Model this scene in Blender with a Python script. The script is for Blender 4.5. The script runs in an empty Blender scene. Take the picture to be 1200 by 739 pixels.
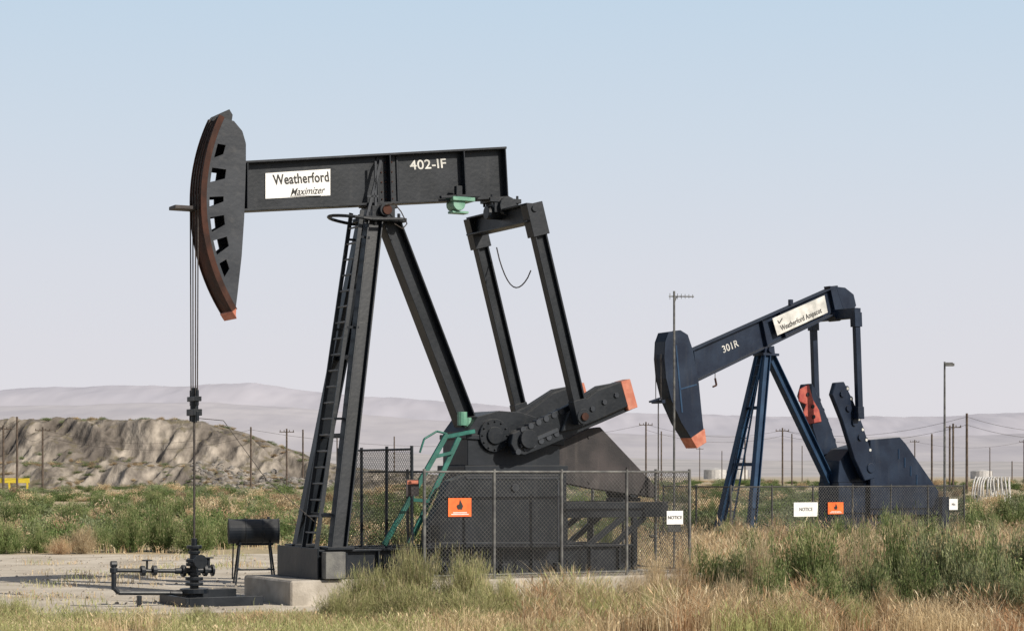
import bpy, bmesh, math, random
import numpy as np
from mathutils import Vector, noise, Matrix

random.seed(7)
scene = bpy.context.scene
F, CX, HY, H = 2400.0, 600.0, 555.0, 2.2   # focal (survey px), principal column, horizon row, eye height
COL = scene.collection

# ------------------------------------------------------------------ materials
def new_mat(name):
    m = bpy.data.materials.new(name); m.use_nodes = True
    nt = m.node_tree
    return m, nt, nt.nodes["Principled BSDF"]

def mottled(name, c1, c2, scale=3.0, rough=0.6, metal=0.0, bump=0.15, bscale=40, dust=None, dustamt=0.5, spec=0.5, detail=6, lo=0.4, hi=0.65, streak=.3):
    m, nt, b = new_mat(name); N = nt.nodes; L = nt.links
    tc = N.new("ShaderNodeTexCoord")
    n1 = N.new("ShaderNodeTexNoise"); n1.inputs["Scale"].default_value = scale; n1.inputs["Detail"].default_value = detail
    L.new(tc.outputs["Object"], n1.inputs["Vector"])
    r = N.new("ShaderNodeValToRGB"); r.color_ramp.elements[0].position = lo; r.color_ramp.elements[1].position = hi
    r.color_ramp.elements[0].color = (*c1, 1); r.color_ramp.elements[1].color = (*c2, 1)
    L.new(n1.outputs["Fac"], r.inputs["Fac"])
    out = r.outputs["Color"]
    if dust:
        g = N.new("ShaderNodeNewGeometry"); s = N.new("ShaderNodeSeparateXYZ"); L.new(g.outputs["Normal"], s.inputs[0])
        mr = N.new("ShaderNodeMapRange"); mr.inputs["From Min"].default_value = 0.2; mr.inputs["From Max"].default_value = 1.0
        mr.inputs["To Max"].default_value = dustamt
        L.new(s.outputs["Z"], mr.inputs["Value"])
        n3 = N.new("ShaderNodeTexNoise"); n3.inputs["Scale"].default_value = 7; n3.inputs["Detail"].default_value = 8
        mp = N.new("ShaderNodeMapping"); mp.inputs["Scale"].default_value = (1, 1, 0.12)
        L.new(tc.outputs["Object"], mp.inputs["Vector"]); L.new(mp.outputs[0], n3.inputs["Vector"])
        m3 = N.new("ShaderNodeMapRange"); m3.inputs["From Min"].default_value = 0.55; m3.inputs["From Max"].default_value = 0.85
        m3.inputs["To Max"].default_value = streak
        L.new(n3.outputs["Fac"], m3.inputs["Value"])
        ad = N.new("ShaderNodeMath"); ad.operation = 'ADD'; ad.use_clamp = True
        L.new(mr.outputs[0], ad.inputs[0]); L.new(m3.outputs[0], ad.inputs[1])
        mx = N.new("ShaderNodeMix"); mx.data_type = 'RGBA'
        L.new(ad.outputs[0], mx.inputs["Factor"]); L.new(out, mx.inputs["A"]); mx.inputs["B"].default_value = (*dust, 1)
        out = mx.outputs["Result"]
        rr = N.new("ShaderNodeMapRange"); rr.inputs["To Min"].default_value = rough - .14; rr.inputs["To Max"].default_value = rough + .2
        L.new(n1.outputs["Fac"], rr.inputs["Value"]); L.new(rr.outputs[0], b.inputs["Roughness"])
    else: b.inputs["Roughness"].default_value = rough
    L.new(out, b.inputs["Base Color"])
    b.inputs["Metallic"].default_value = metal
    b.inputs["Specular IOR Level"].default_value = spec
    if bump:
        n2 = N.new("ShaderNodeTexNoise"); n2.inputs["Scale"].default_value = bscale; n2.inputs["Detail"].default_value = 5
        L.new(tc.outputs["Object"], n2.inputs["Vector"])
        bp = N.new("ShaderNodeBump"); bp.inputs["Strength"].default_value = bump; bp.inputs["Distance"].default_value = 0.02
        L.new(n2.outputs["Fac"], bp.inputs["Height"]); L.new(bp.outputs[0], b.inputs["Normal"])
    return m

M_BLACK = mottled("black_machine_paint", (0.003, 0.006, 0.0105), (0.008, 0.012, 0.019), 1.5, 0.42, dust=(0.11, 0.108, 0.105), dustamt=0.65, bump=0.14, bscale=14, spec=.36, streak=.15)
M_HEAD = mottled("head_grey_paint", (0.009, 0.013, 0.021), (0.025, 0.031, 0.042), 1.2, 0.44, dust=(0.12, 0.115, 0.11), dustamt=0.5, bump=0.14, bscale=10, spec=.4, streak=.28)
M_RUNG = mottled("sunlit_rung_steel", (0.06, 0.065, 0.07), (0.12, 0.12, 0.12), 1.2, 0.5)  # rungs paler than the rails, sunlight on them put into the colour
M_BLUE = mottled("navy_paint", (0.003, 0.009, 0.025), (0.007, 0.018, 0.042), 1.5, 0.42, dust=(0.10, 0.10, 0.10), dustamt=0.5, bump=0.14, bscale=10, spec=.36, streak=.14)
M_LBLUE = mottled("lighter_navy_paint", (.006, .028, .072), (.011, .046, .105), 2, .46, dust=(.1, .1, .1), spec=.38, streak=.14)
M_RUST = mottled("rusty_steel", (0.030, 0.015, 0.012), (0.065, 0.029, 0.021), 4, 0.75, dust=(0.11, 0.075, 0.06), spec=.2)
M_BROWN = mottled("weathered_brown_guard", (0.020, 0.018, 0.020), (0.050, 0.042, 0.043), 2, 0.55, dust=(0.15, 0.13, 0.115), spec=.35, streak=.4)
M_ORANGE = mottled("faded_orange_paint", (0.40, 0.12, 0.07), (0.52, 0.20, 0.13), 6, 0.6, dust=(.28, .18, .14), streak=.7)
M_RED = mottled("red_paint", (0.32, 0.05, 0.04), (0.44, 0.10, 0.07), 6, 0.6, dust=(.12, .06, .05), streak=.8)
M_GREEN = mottled("teal_green_paint", (0.010, 0.085, 0.068), (0.02, 0.145, 0.115), 6, 0.5)
M_LTGREEN = mottled("pale_green_paint", (0.09, 0.24, 0.17), (0.18, 0.35, 0.26), 6, 0.5)
M_WHITE = mottled("white_paint", (0.68, 0.68, 0.68), (0.80, 0.80, 0.78), 5, 0.5, bump=0.0)
M_SIGNW = mottled("weathered_white_sign", (0.42, 0.42, 0.40), (0.68, 0.67, 0.64), 3, 0.5, bump=0.0)
M_INK = mottled("black_ink", (0.01, 0.01, 0.01), (0.02, 0.02, 0.02), 5, 0.6, bump=0.0)
M_SIGNO = mottled("orange_sign_paint", (0.75, 0.12, 0.02), (0.85, 0.17, 0.03), 5, 0.5, bump=0.0)
M_GALV = mottled("galvanised_steel", (0.10, 0.10, 0.10), (0.19, 0.19, 0.18), 8, 0.5, metal=0.5)
M_WIRE = mottled("dark_fence_wire", (0.045, 0.045, 0.045), (0.08, 0.078, 0.075), 8, 0.6, metal=0.2, bump=0)
M_CABLE = mottled("steel_cable", (0.025, 0.02, 0.018), (0.06, 0.05, 0.045), 20, 0.6, metal=0.2, bump=0)
M_CONC = mottled("concrete", (0.30, 0.27, 0.23), (0.46, 0.42, 0.37), 2.5, 0.9, bump=0.5, bscale=30, dust=(.2, .17, .14), dustamt=0, streak=.7)
M_CONCG = mottled("grey_concrete", (0.10, 0.10, 0.10), (0.16, 0.16, 0.15), 6, 0.9, bump=0.4)
M_WOOD = mottled("pole_wood", (0.06, 0.045, 0.035), (0.12, 0.09, 0.07), 2, 0.9)
M_YELL = mottled("yellow_paint", (0.55, 0.42, 0.03), (0.65, 0.5, 0.05), 2, 0.5)
M_PALE = mottled("pale_plastic_pipe", (0.42, 0.41, 0.40), (0.58, 0.57, 0.55), 2, 0.5)

# ------------------------------------------------------------------ mesh builder
class MB:
    def __init__(s): s.v = []; s.f = []
    def _add(s, vs, fs):
        o = len(s.v); s.v += [tuple(x) for x in vs]; s.f += [[i + o for i in f] for f in fs]; return s
    def box(s, a, b):
        x0, y0, z0 = a; x1, y1, z1 = b
        vs = [(x, y, z) for x in (x0, x1) for y in (y0, y1) for z in (z0, z1)]
        return s._add(vs, [(0, 1, 3, 2), (4, 6, 7, 5), (0, 4, 5, 1), (2, 3, 7, 6), (0, 2, 6, 4), (1, 5, 7, 3)])
    def _frame(s, A, B, side):
        A = Vector(A); B = Vector(B); d = (B - A).normalized(); sd = Vector(side)
        sd = (sd - d * sd.dot(d))
        if sd.length < 1e-4: sd = Vector((1, 0, 0)) - d * d.x
        sd.normalize(); return A, B, d, sd, d.cross(sd)
    def bar(s, A, B, ws, wt, side=(0, 1, 0), off=(0, 0), w2=None):
        A, B, d, a, b = s._frame(A, B, side)
        ws2, wt2 = (w2 if w2 else (ws, wt)); vs = []
        for P, x, y in ((A, ws, wt), (B, ws2, wt2)):
            P = P + a * off[0] + b * off[1]
            for i, j in ((-1, -1), (1, -1), (1, 1), (-1, 1)): vs.append(P + a * (i * x / 2) + b * (j * y / 2))
        return s._add(vs, [(0, 1, 2, 3), (4, 7, 6, 5), (0, 4, 5, 1), (1, 5, 6, 2), (2, 6, 7, 3), (3, 7, 4, 0)])
    def ibeam(s, A, B, fw, dp, side=(0, 1, 0), t=0.03):
        s.bar(A, B, fw, t, side, (0, dp / 2 - t / 2)); s.bar(A, B, fw, t, side, (0, -dp / 2 + t / 2))
        return s.bar(A, B, t, dp - 2 * t + 0.004, side)
    def cyl(s, A, B, r, n=16, r2=None):
        A, B, d, a, b = s._frame(A, B, (0.13, 0.31, 0.94)); r2 = r if r2 is None else r2; vs = []
        for P, q in ((A, r), (B, r2)):
            for i in range(n):
                t = 2 * math.pi * i / n; vs.append(P + a * (q * math.cos(t)) + b * (q * math.sin(t)))
        fs = [(i, (i + 1) % n, n + (i + 1) % n, n + i) for i in range(n)] + [tuple(range(n)), tuple(range(2 * n - 1, n - 1, -1))]
        return s._add(vs, fs)
    def tube(s, pts, r, n=8):
        for a, b in zip(pts[:-1], pts[1:]): s.cyl(a, b, r, n)
        return s
    def prism(s, pts, v0, v1):   # pts (u,w) polygon extruded along v
        n = len(pts); vs = [(p[0], v0, p[1]) for p in pts] + [(p[0], v1, p[1]) for p in pts]
        return s._add(vs, [tuple(range(n)), tuple(range(2 * n - 1, n - 1, -1))] + [(i, (i + 1) % n, n + (i + 1) % n, n + i) for i in range(n)])
    def build(s, name, mat, parent=None, flip=True, bev=0.006, smooth=False, loc=None):
        me = bpy.data.meshes.new(name); k = -1 if flip else 1
        me.from_pydata([(x, k * y, z) for x, y, z in s.v], [], s.f)
        bm = bmesh.new(); bm.from_mesh(me); bmesh.ops.recalc_face_normals(bm, faces=bm.faces); bm.to_mesh(me); bm.free()
        me.materials.append(mat); o = bpy.data.objects.new(name, me); COL.objects.link(o)
        if parent: o.parent = parent
        if loc: o.location = loc
        if bev:
            m = o.modifiers.new("bevel", 'BEVEL'); m.width = bev; m.segments = 1; m.limit_method = 'ANGLE'; m.angle_limit = math.radians(40)
        return o

def plate_holes(name, outer, holes, vc, th, mat, parent):
    cu = bpy.data.curves.new(name, 'CURVE'); cu.dimensions = '2D'; cu.fill_mode = 'BOTH'; cu.extrude = th / 2
    for loop in [outer] + holes:
        sp = cu.splines.new('POLY'); sp.points.add(len(loop) - 1)
        for i, p in enumerate(loop): sp.points[i].co = (p[0], p[1], 0, 1)
        sp.use_cyclic_u = True
    o = bpy.data.objects.new(name, cu); COL.objects.link(o); cu.materials.append(mat)
    o.rotation_euler = (math.pi / 2, 0, 0); o.location = (0, -vc, 0); o.parent = parent
    return o

def text(name, body, u, v, w, size, tilt, mat, parent, sx=1.0, shear=0.0, bold=0.0):
    cu = bpy.data.curves.new(name, 'FONT'); cu.body = body; cu.size = size; cu.extrude = 0.003; cu.align_x = 'CENTER'; cu.align_y = 'CENTER'
    cu.shear = shear; cu.offset = bold; cu.space_character = 1.0 + bold * 12
    o = bpy.data.objects.new(name, cu); COL.objects.link(o); cu.materials.append(mat)
    o.parent = parent; o.location = (u, -v, w); o.rotation_euler = (math.pi / 2, -tilt, 0); o.scale = (sx, 1, 1); return o

def empty(name, loc=(0, 0, 0), rz=0):
    e = bpy.data.objects.new(name, None); COL.objects.link(e); e.location = loc; e.rotation_euler = (0, 0, rz); e.empty_display_size = 0.3; return e

class Frame:   # local machine frame: u = beam axis (rearwards), v = lateral, w = up
    def __init__(s, x, y, deg):
        a = math.radians(deg); s.a = a; s.O = Vector((x, y, 0)); s.U = Vector((math.cos(a), math.sin(a), 0)); s.V = Vector((math.sin(a), -math.cos(a), 0))
    def m(s, px, py, v):  # photo measurement -> (u,w) on the machine's plane v
        d = Vector(((px - CX) / F, 1, -(py - HY) / F)); C = Vector((0, 0, H))
        t = (v - (C - s.O).dot(s.V)) / d.dot(s.V); P = C + d * t
        return ((P - s.O).dot(s.U), P.z)
    def p(s, px, py, v):
        u, w = s.m(px, py, v); return (u, v, w)
    def poly(s, pts, v): return [s.m(a, b, v) for a, b in pts]

def lerp(a, b, t): return tuple(a[i] + (b[i] - a[i]) * t for i in range(len(a)))

def fence(name, pts, w0, h, mat_w=M_WIRE, mat_p=M_GALV, parent_frame=None, sp=0.075, post=1.6, midrail=False, wr=.0042):
    e = empty(name, parent_frame.location, parent_frame.rotation_euler[2])
    wires = MB(); fr = MB(); rj = random.Random(len(name))
    for (u0, v0), (u1, v1) in zip(pts[:-1], pts[1:]):
        Lg = math.hypot(u1 - u0, v1 - v0)
        def P(s_, z): return (u0 + (u1 - u0) * s_ / Lg, v0 + (v1 - v0) * s_ / Lg, w0 + z)
        for sg in (1, -1):
            c = -h
            while c < Lg + h:
                zs = sorted([max(0, min(h, (0 - c) / sg)), max(0, min(h, (Lg - c) / sg))])
                if zs[1] - zs[0] > 0.02:
                    wires.cyl(P(c + sg * zs[0], zs[0]), P(c + sg * zs[1], zs[1]), wr, 3)
                c += sp
        n = max(1, round(Lg / post))
        for i in range(n + 1):
            j = rj.uniform(-.02, .02); fr.cyl(P(Lg * i / n, -0.05), P(min(Lg, max(0, Lg * i / n + j)), h + 0.04 + abs(j)), 0.028, 8)
        fr.cyl(P(0, h), P(Lg, h), 0.02, 8); fr.cyl(P(0, 0.06), P(Lg, 0.06), 0.016, 8)
        if midrail: fr.cyl(P(0, h * .5), P(Lg, h * .5), 0.02, 8)
    wires.build("chain_link_mesh", mat_w, e, bev=0); fr.build("posts_and_rails", mat_p, e, bev=0)
    return e

def hazard_sign(name, fr, root, px0, py0, px1, py1, v):
    a = fr.m(px0, py1, v); b = fr.m(px1, py0, v); e = empty(name, root.location, root.rotation_euler[2])
    MB().box((a[0], v, a[1]), (b[0], v + .012, b[1])).build("board", M_SIGNO, e, bev=0)
    W = b[0] - a[0]; Hh = b[1] - a[1]; cx = (a[0] + b[0]) / 2; cz = a[1] + Hh * .58
    q = [(0, .34), (.10, .16), (.19, -.02), (.12, -.19), (-.12, -.19), (-.2, -.02), (-.12, .08), (-.05, .06)]
    MB().prism([(cx + Hh * x, cz + Hh * z) for x, z in q], v + .013, v + .018).build("flame_mark", M_INK, e, bev=0)
    t = MB()
    for k, ww in ((.10, .38), (.19, .30)): t.box((cx - W * ww, v + .013, a[1] + Hh * k), (cx + W * ww, v + .017, a[1] + Hh * (k + .045)))
    t.build("lettering", M_WHITE, e, bev=0)

def white_sign(name, fr, root, px0, py0, px1, py1, v, body):
    a = fr.m(px0, py1, v); b = fr.m(px1, py0, v); e = empty(name, root.location, root.rotation_euler[2])
    MB().box((a[0], v, a[1]), (b[0], v + .012, b[1])).build("board", M_WHITE, e, bev=0)
    text("lettering", body, (a[0] + b[0]) / 2, v + .016, (a[1] + b[1]) / 2, (b[1] - a[1]) * .34, 0, M_INK, e)

# =================================================================== MAIN PUMPJACK
f1 = Frame(-2.355, 36.0, 28)
J = empty("pumpjack", f1.O, f1.a)
PZ = 0.42
wp = f1.m(443, 250, 0)[1]
R = 3.33
fw = 0.17
TL, TR = f1.m(284, 190, fw), f1.m(594, 173, fw); BR, BL = f1.m(597, 231, fw), f1.m(284, 246, fw)
tilt = math.atan2(TR[1] - TL[1], TR[0] - TL[0])
def at(A, B, t): return (A[0] + (B[0] - A[0]) * t, A[1] + (B[1] - A[1]) * t)
b = MB()
b.prism([TL, TR, BR, BL], -.015, .015)
b.bar((TL[0], 0, TL[1]), (TR[0], 0, TR[1]), 2 * fw, .04); b.bar((BL[0], 0, BL[1]), (BR[0], 0, BR[1]), 2 * fw, .04)
for t in (0.02, .543, .83, .995):
    p, q = at(TL, TR, t), at(BL, BR, t); b.bar((p[0], 0, p[1] - .02), (q[0], 0, q[1] + .02), 2 * fw - .01, .025)
for t in (.505, .58):
    p, q = at(TL, TR, t), at(BL, BR, t); b.bar((p[0], .02, p[1] - .03), (q[0], .02, q[1] + .03), .05, .04)
b.build("walking_beam", M_BLACK, J)
bo = MB()
for t in (.52, .535, .56):
    for k in (.15, .35, .55, .75, .9):
        p = at(at(TL, TR, t), at(BL, BR, t), k); bo.cyl((p[0], .012, p[1]), (p[0], .035, p[1]), .014, 6)
bo.build("splice_bolts", M_RUST, J, bev=0)
s0, s1 = f1.m(311, 203, .03), f1.m(387, 198, .03); s2, s3 = f1.m(387, 229, .03), f1.m(311, 233, .03)
MB().prism([s0, s1, s2, s3], .02, .034).build("name_board", M_WHITE, J, bev=0)
c = at(s0, s2, .5)
text("board_lettering", "Weatherford", c[0] + .06, .037, c[1] + .10, .24, tilt, M_INK, J, .77, bold=.0045)
text("board_script", "Maximizer", c[0] + .16, .037, c[1] - .11, .175, tilt, M_INK, J, .85, .5, bold=.001)
MB().bar((c[0] - .15, .037, c[1] - .215), (c[0] + .42, .037, c[1] - .17), .004, .012).build("board_underline", M_INK, J, bev=0)
c = f1.m(502, 193, .03)
text("stencil_number", "402-IF", c[0], .02, c[1], .23, tilt, M_SIGNW, J, 1.2, bold=.003)

# horse head
th0, th1 = -33.5, 25.5
def arc(r, a0, a1, n=28): return [(-r * math.cos(math.radians(a0 + (a1 - a0) * i / n)), wp + r * math.sin(math.radians(a0 + (a1 - a0) * i / n))) for i in range(n + 1)]
MB().prism(arc(R, th0, th1) + arc(R - .05, th1, th0), -.27, .24).build("head_curved_face", M_RUST, J, bev=0)
fl = MB()
for v in (-.30, .255): fl.prism(arc(R + .03, th0, th1) + arc(R - .07, th1, th0), v, v + .025)
fl.build("head_rope_flanges", M_RUST, J, bev=0)
back = f1.poly([(276, 361), (278, 345), (283, 300), (286, 255), (288, 190), (288, 168), (284, 154), (274, 142)], .25)
outer = arc(R - .08, th0, th1) + back[::-1]
holes = []
for a0 in (-23.5, -16.5, -9.5, -2, 5.5, 13):
    hgt = 4.4 if a0 != -2 else 3
    def pt(r, a): return (-r * math.cos(math.radians(a)), wp + r * math.sin(math.radians(a)))
    dr = .38 if -18 < a0 < 10 else .27
    holes.append([pt(R - .13, a0), pt(R - .13, a0 + hgt), pt(R - dr, a0 + hgt + .6), pt(R - dr, a0 + 1.9)])
for nm, v in (("head_side_plate_near", .235), ("head_side_plate_far", -.235)):
    plate_holes(nm, outer, holes, v, .025, M_HEAD, J)
hh = MB()
for k in range(0, 7):
    p, q = back[k], back[k + 1]; hh.bar((p[0], 0, p[1]), (q[0], 0, q[1]), .44, .03)
hh.build("head_back_plate", M_HEAD, J, bev=0)
lip = arc(R + .04, th0 - 2.3, th0 + .2, 4) + [back[0], (back[0][0] - .01, back[0][1] - .12)]
MB().prism(lip, -.31, .30).build("head_orange_toe", M_ORANGE, J)
cr = MB()
for v in (-.28, -.06, .2):
    p = arc(R, th1, th1 + 1, 1)[0]; cr.prism([(p[0] - .06, p[1] - .05), (p[0] + .02, p[1] + .05), (p[0] + .16, p[1] + .12), (p[0] + .22, p[1] + .03), (p[0] + .2, p[1] - .1)], v, v + .04)
cr.build("head_crest_lugs", M_BLACK, J, bev=0)
MB().box((-R - .42, -.22, wp - .15), (-R + .1, .1, wp - .09)).build("rope_guide_bar", M_BROWN, J)
cb = MB(); wc = f1.m(228, 468, 0)[1]
for dv, sp_ in ((-.2, -.16), (-.07, -.06), (.07, .06), (.2, .16)):
    cb.cyl((-R - .05, dv, wp + .1), (-R - .05, sp_, wc), .011, 6)
    cb.tube([(q[0], dv, q[1]) for q in arc(R + .015, 0, th1, 10)], .011, 6)
cb.build("bridle_cables", M_CABLE, J, bev=0)
cc = MB(); w2 = f1.m(228, 493, 0)[1]
cc.box((-R - .11, -.2, wc - .03), (-R + .01, .2, wc + .05)); cc.cyl((-R - .05, 0, wc - .03), (-R - .05, 0, wc - .16), .07, 10)
cc.box((-R - .13, -.17, wc - .27), (-R + .03, .17, wc - .16)); cc.cyl((-R - .05, 0, w2 - .02), (-R - .05, 0, wc - .25), .05, 10)
cc.cyl((-R - .05, 0, wc + .0), (-R - .05, 0, wc + .2), .045, 10)
for dv in (-.15, .15): cc.cyl((-R - .05, dv, wc - .1), (-R - .05, dv, wc + .16), .03, 8); cc.cyl((-R - .05, dv, wc - .36), (-R - .05, dv, wc - .2), .035, 8)
cc.build("carrier_bar", M_BLACK, J)
MB().cyl((-R - .05, 0, .9), (-R - .05, 0, wc), .019, 8).build("polished_rod", M_CABLE, J, bev=0)

# samson post
wb = BL[1] + (BR[1] - BL[1]) * ((0 - BL[0]) / (BR[0] - BL[0]))
top = wb - .30
SK = PZ + .50
lg = MB()
for sg in (1, -1):
    lg.ibeam((-.16, sg * .17, top), (-1.12, sg * .80, SK - .02), .20, .29, side=(0, 1, 0), t=.03)
    lg.bar((-1.12, sg * .8, SK), (-1.12, sg * .8, SK + .05), .36, .5, side=(0, 1, 0))
lg.build("samson_front_legs", M_BLACK, J)
rl = MB(); rb = f1.m(562, 545, 0)
dirr = ((rb[0] - .2) / (rb[1] - top + .1)); ub = .2 + dirr * (SK - top)
rl.ibeam((.2, 0, top + .02), (ub, 0, SK), .30, .34, side=(0, 1, 0), t=.03)
rl.build("samson_rear_leg", M_BLACK, J)
br = MB()
for t in (.2, .42, .66, .9):
    a_ = lerp((-.18, .17, top), (-1.15, .80, SK), t); c_ = (a_[0], -a_[1], a_[2]); br.bar(a_, c_, .06, .08, side=(1, 0, 0))
br.build("samson_cross_braces", M_BLACK, J)
sd = MB()
sd.box((-.36, -.30, top - .02), (.42, .30, top + .05)); sd.box((-.22, -.24, top + .05), (.22, .24, wb - .06))
sd.box((-.3, -.17, wb - .07), (.3, .17, wb - .02)); sd.cyl((0, -.34, top + .17), (0, .34, top + .17), .11, 18)
for u in (-.26, .3):
    for v in (-.22, .22): sd.cyl((u, v, top + .04), (u, v, top + .13), .03, 6)
sd.build("saddle_bearing", M_BLACK, J)
MB().cyl((0.02, .34, top + .17), (0.02, .37, top + .17), .085, 16).build("bearing_cap", M_RUST, J, bev=0)
# ladder
ld = MB(); rg_ = MB(); A0 = (-.40, -.26, top + .15); A1 = (-.40, .22, top + .15); B0 = (-1.42, .02, SK); B1 = (-1.42, .60, SK)
ld.bar(A0, B0, .03, .07); ld.bar(A1, B1, .03, .07)
for i in range(1, 21):
    t = i / 21; rg_.cyl(lerp(A0, B0, t), lerp(A1, B1, t), .019, 6)
for t in (.08, .35, .62, .9):
    for a_, b_, sg in ((A0, B0, -1), (A1, B1, 1)):
        p = lerp(a_, b_, t); ld.bar(p, (p[0] + .22, sg * (.17 + .62 * t), p[2]), .03, .04)
ld.build("ladder_rails", M_BLACK, J, bev=0); rg_.build("ladder_rungs", M_RUNG, J, bev=0)
hp = MB()
zt = top - .02
ring = [(-.30 + .62 * -abs(math.sin(t)), -.42 * math.cos(t), zt + .06 * math.sin(t)) for t in np.linspace(0, math.pi, 13)]
hp.tube(ring, .028, 8); hp.tube([(-.3, .42, zt), (.28, .42, zt + .03)], .03, 8)
hp.tube([(-.3, -.42, zt), (.28, -.42, zt + .03)], .03, 8)
hp.build("ladder_safety_hoop", M_BLACK, J, bev=0)
hr = MB()
t1 = f1.p(446, 189, .22); t2 = f1.p(428, 262, .22)
hr.bar(t1, t2, .03, .05); hr.bar(f1.p(440, 189, .22), f1.p(440, 262, .22), .03, .04)
hr.bar((t1[0], .22, t1[2]), (t1[0], -.22, t1[2]), .05, .04); hr.bar(f1.p(430, 230, .22), f1.p(443, 230, .22), .03, .04)
hr.build("beam_clamp_straps", M_HEAD, J, bev=0)
gl = MB(); gl.tube([f1.p(*q, .4) for q in ((452, 240), (462, 238), (470, 248), (477, 262), (472, 268), (462, 262))], .01, 6); gl.build("grease_line", M_CABLE, J, bev=0)

# tail bearing, equalizer, pitmans, cranks
ue, we = 2.456, f1.m(588, 256, 0)[1]
wtail = BL[1] + (BR[1] - BL[1]) * ((ue - BL[0]) / (BR[0] - BL[0]))
tb = MB(); tb.box((ue - .34, -.2, wtail - .10), (ue + .30, .2, wtail - .02)); tb.box((ue - .24, -.18, we + .08), (ue + .22, .18, wtail - .09))
tb.cyl((ue, -.26, we + .2), (ue, .26, we + .2), .17, 16); tb.cyl((ue - .32, 0, we + .09), (ue + .3, 0, we + .09), .12, 14)
for u in (-.28, .24):
    for v in (-.15, .15): tb.cyl((ue + u, v, wtail - .16), (ue + u, v, wtail + .04), .025, 6)
tb.build("tail_bearing", M_BLACK, J)
EV = 1.12
MB().ibeam((ue, -EV - .06, we - .03), (ue, EV + .06, we - .03), .26, .34, side=(1, 0, 0), t=.03).build("equalizer_beam", M_BLACK, J)
pin = f1.m(681, 488, EV)
for nm, sg in (("pitman_arm_near", 1), ("pitman_arm_far", -1)):
    pm = MB(); A = (ue + .0, sg * EV, we + .14); B = (pin[0], sg * EV, pin[1])
    pm.ibeam(lerp(A, B, .02), lerp(A, B, .96), .18, .25, side=(0, 1, 0), t=.035)
    pm.bar(lerp(A, B, 0), lerp(A, B, .15), .24, .33); pm.bar(lerp(A, B, .92), lerp(A, B, 1.03), .2, .28)
    pm.cyl((B[0], sg * (EV - .22), B[2]), (B[0], sg * (EV + .12), B[2]), .14, 18)
    pm.cyl((A[0], sg * (EV - .14), A[2] - .1), (A[0], sg * (EV + .15), A[2] - .1), .06, 12)
    pm.build(nm, M_BLACK, J)
    MB().cyl((B[0], sg * (EV + .12), B[2]), (B[0], sg * (EV + .16), B[2]), .07, 14).build("wrist_pin", M_RUST, J, bev=0)
cv = .86
armpx = [(600, 508), (598, 520), (604, 531), (614, 533), (640, 523), (690, 501), (741, 479), (733, 446), (700, 452), (666, 474), (640, 487)]
wtpx = [(654, 506), (662, 484), (697, 457), (724, 447), (733, 476), (700, 491), (672, 503)]
tippx = [(724, 447), (735, 444), (744, 477), (733, 481)]
arm = f1.poly(armpx, cv)
for sg, nm in ((1, "crank_arm_near"), (-1, "crank_arm_far")):
    a0, a1 = sorted((sg * (cv - .1), sg * (cv + .03)))
    MB().prism(arm, a0, a1).build(nm, M_BLACK, J, bev=.012)
    m_ = MB(); a0, a1 = sorted((sg * (cv - .16), sg * (cv + .12)))
    m_.prism(f1.poly(wtpx, cv), a0, a1)
    m_.build("counterweight", M_BLACK, J, bev=.02)
    MB().prism(f1.poly(tippx, cv), a0 + .01, a1 - .01).build("counterweight_orange_end", M_ORANGE, J, bev=.01)
    tt = MB()
    for i in range(6):
        p = f1.m(606 + i * 9, 529 - i * 4.2, cv); tt.cyl((p[0], sg * (cv - .12), p[1]), (p[0], sg * (cv + .05), p[1]), .055, 10)
        p = f1.m(612 + i * 9, 503 - i * 4.2, cv); tt.cyl((p[0], sg * (cv - .12), p[1]), (p[0], sg * (cv + .05), p[1]), .055, 10)
    for i in range(4):
        p = f1.m(676 + i * 14, 487 - i * 8, cv); tt.cyl((p[0], sg * (cv + .1), p[1]), (p[0], sg * (cv + .15), p[1]), .05, 6)
    q0, q1 = f1.m(608, 522, cv), f1.m(652, 503, cv)
    tt.bar((q0[0], sg * (cv + .05), q0[1]), (q1[0], sg * (cv + .05), q1[1]), .05, .06)
    tt.build("crank_teeth_and_bolts", M_HEAD, J, bev=0)
sh = f1.m(617, 514, cv)
MB().cyl((sh[0], -cv - .12, sh[1]), (sh[0], cv + .12, sh[1]), .17, 20).build("crank_shaft", M_BLACK, J)
gb = MB()
gb.prism(f1.poly([(548, 545), (548, 505), (560, 488), (585, 481), (612, 483), (640, 493), (656, 512), (656, 547)], .5), -.5, .5)
gb.prism(f1.poly([(543, 552), (543, 545), (664, 545), (664, 552)], .5), -.56, .56)
gb.prism(f1.poly([(545, 514), (545, 508), (660, 516), (660, 522)], .5), -.54, .54)
g0 = f1.m(578, 510, .5); gb.cyl((g0[0], -.56, g0[1]), (g0[0], .56, g0[1]), .30, 24); gb.cyl((g0[0], -.6, g0[1]), (g0[0], .6, g0[1]), .16, 18)
for i in range(12):
    t = i * math.pi / 6; gb.cyl((g0[0] + .25 * math.cos(t), .55, g0[1] + .25 * math.sin(t)), (g0[0] + .25 * math.cos(t), .59, g0[1] + .25 * math.sin(t)), .02, 6)
for i in range(9):
    q = f1.m(552 + i * 12.5, 510 + i * .9, .5); gb.cyl((q[0], .5, q[1] - .06), (q[0], .5, q[1] + .06), .025, 6)
gb.build("gear_reducer", M_BLACK, J, bev=.015)
gu0, gu1 = f1.m(543, 550, .5)[0], f1.m(664, 550, .5)[0]; gw = f1.m(600, 552, .5)[1]
pd = MB()
for v in (-.5, .42): pd.box((gu0, v, SK), (gu1, v + .08, gw))
for u in (gu0, (gu0 + gu1) / 2, gu1 - .08): pd.box((u, -.42, SK), (u + .08, .42, gw))
pd.build("reducer_pedestal", M_BLACK, J)
fl = f1.p(546, 490, .45)
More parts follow.
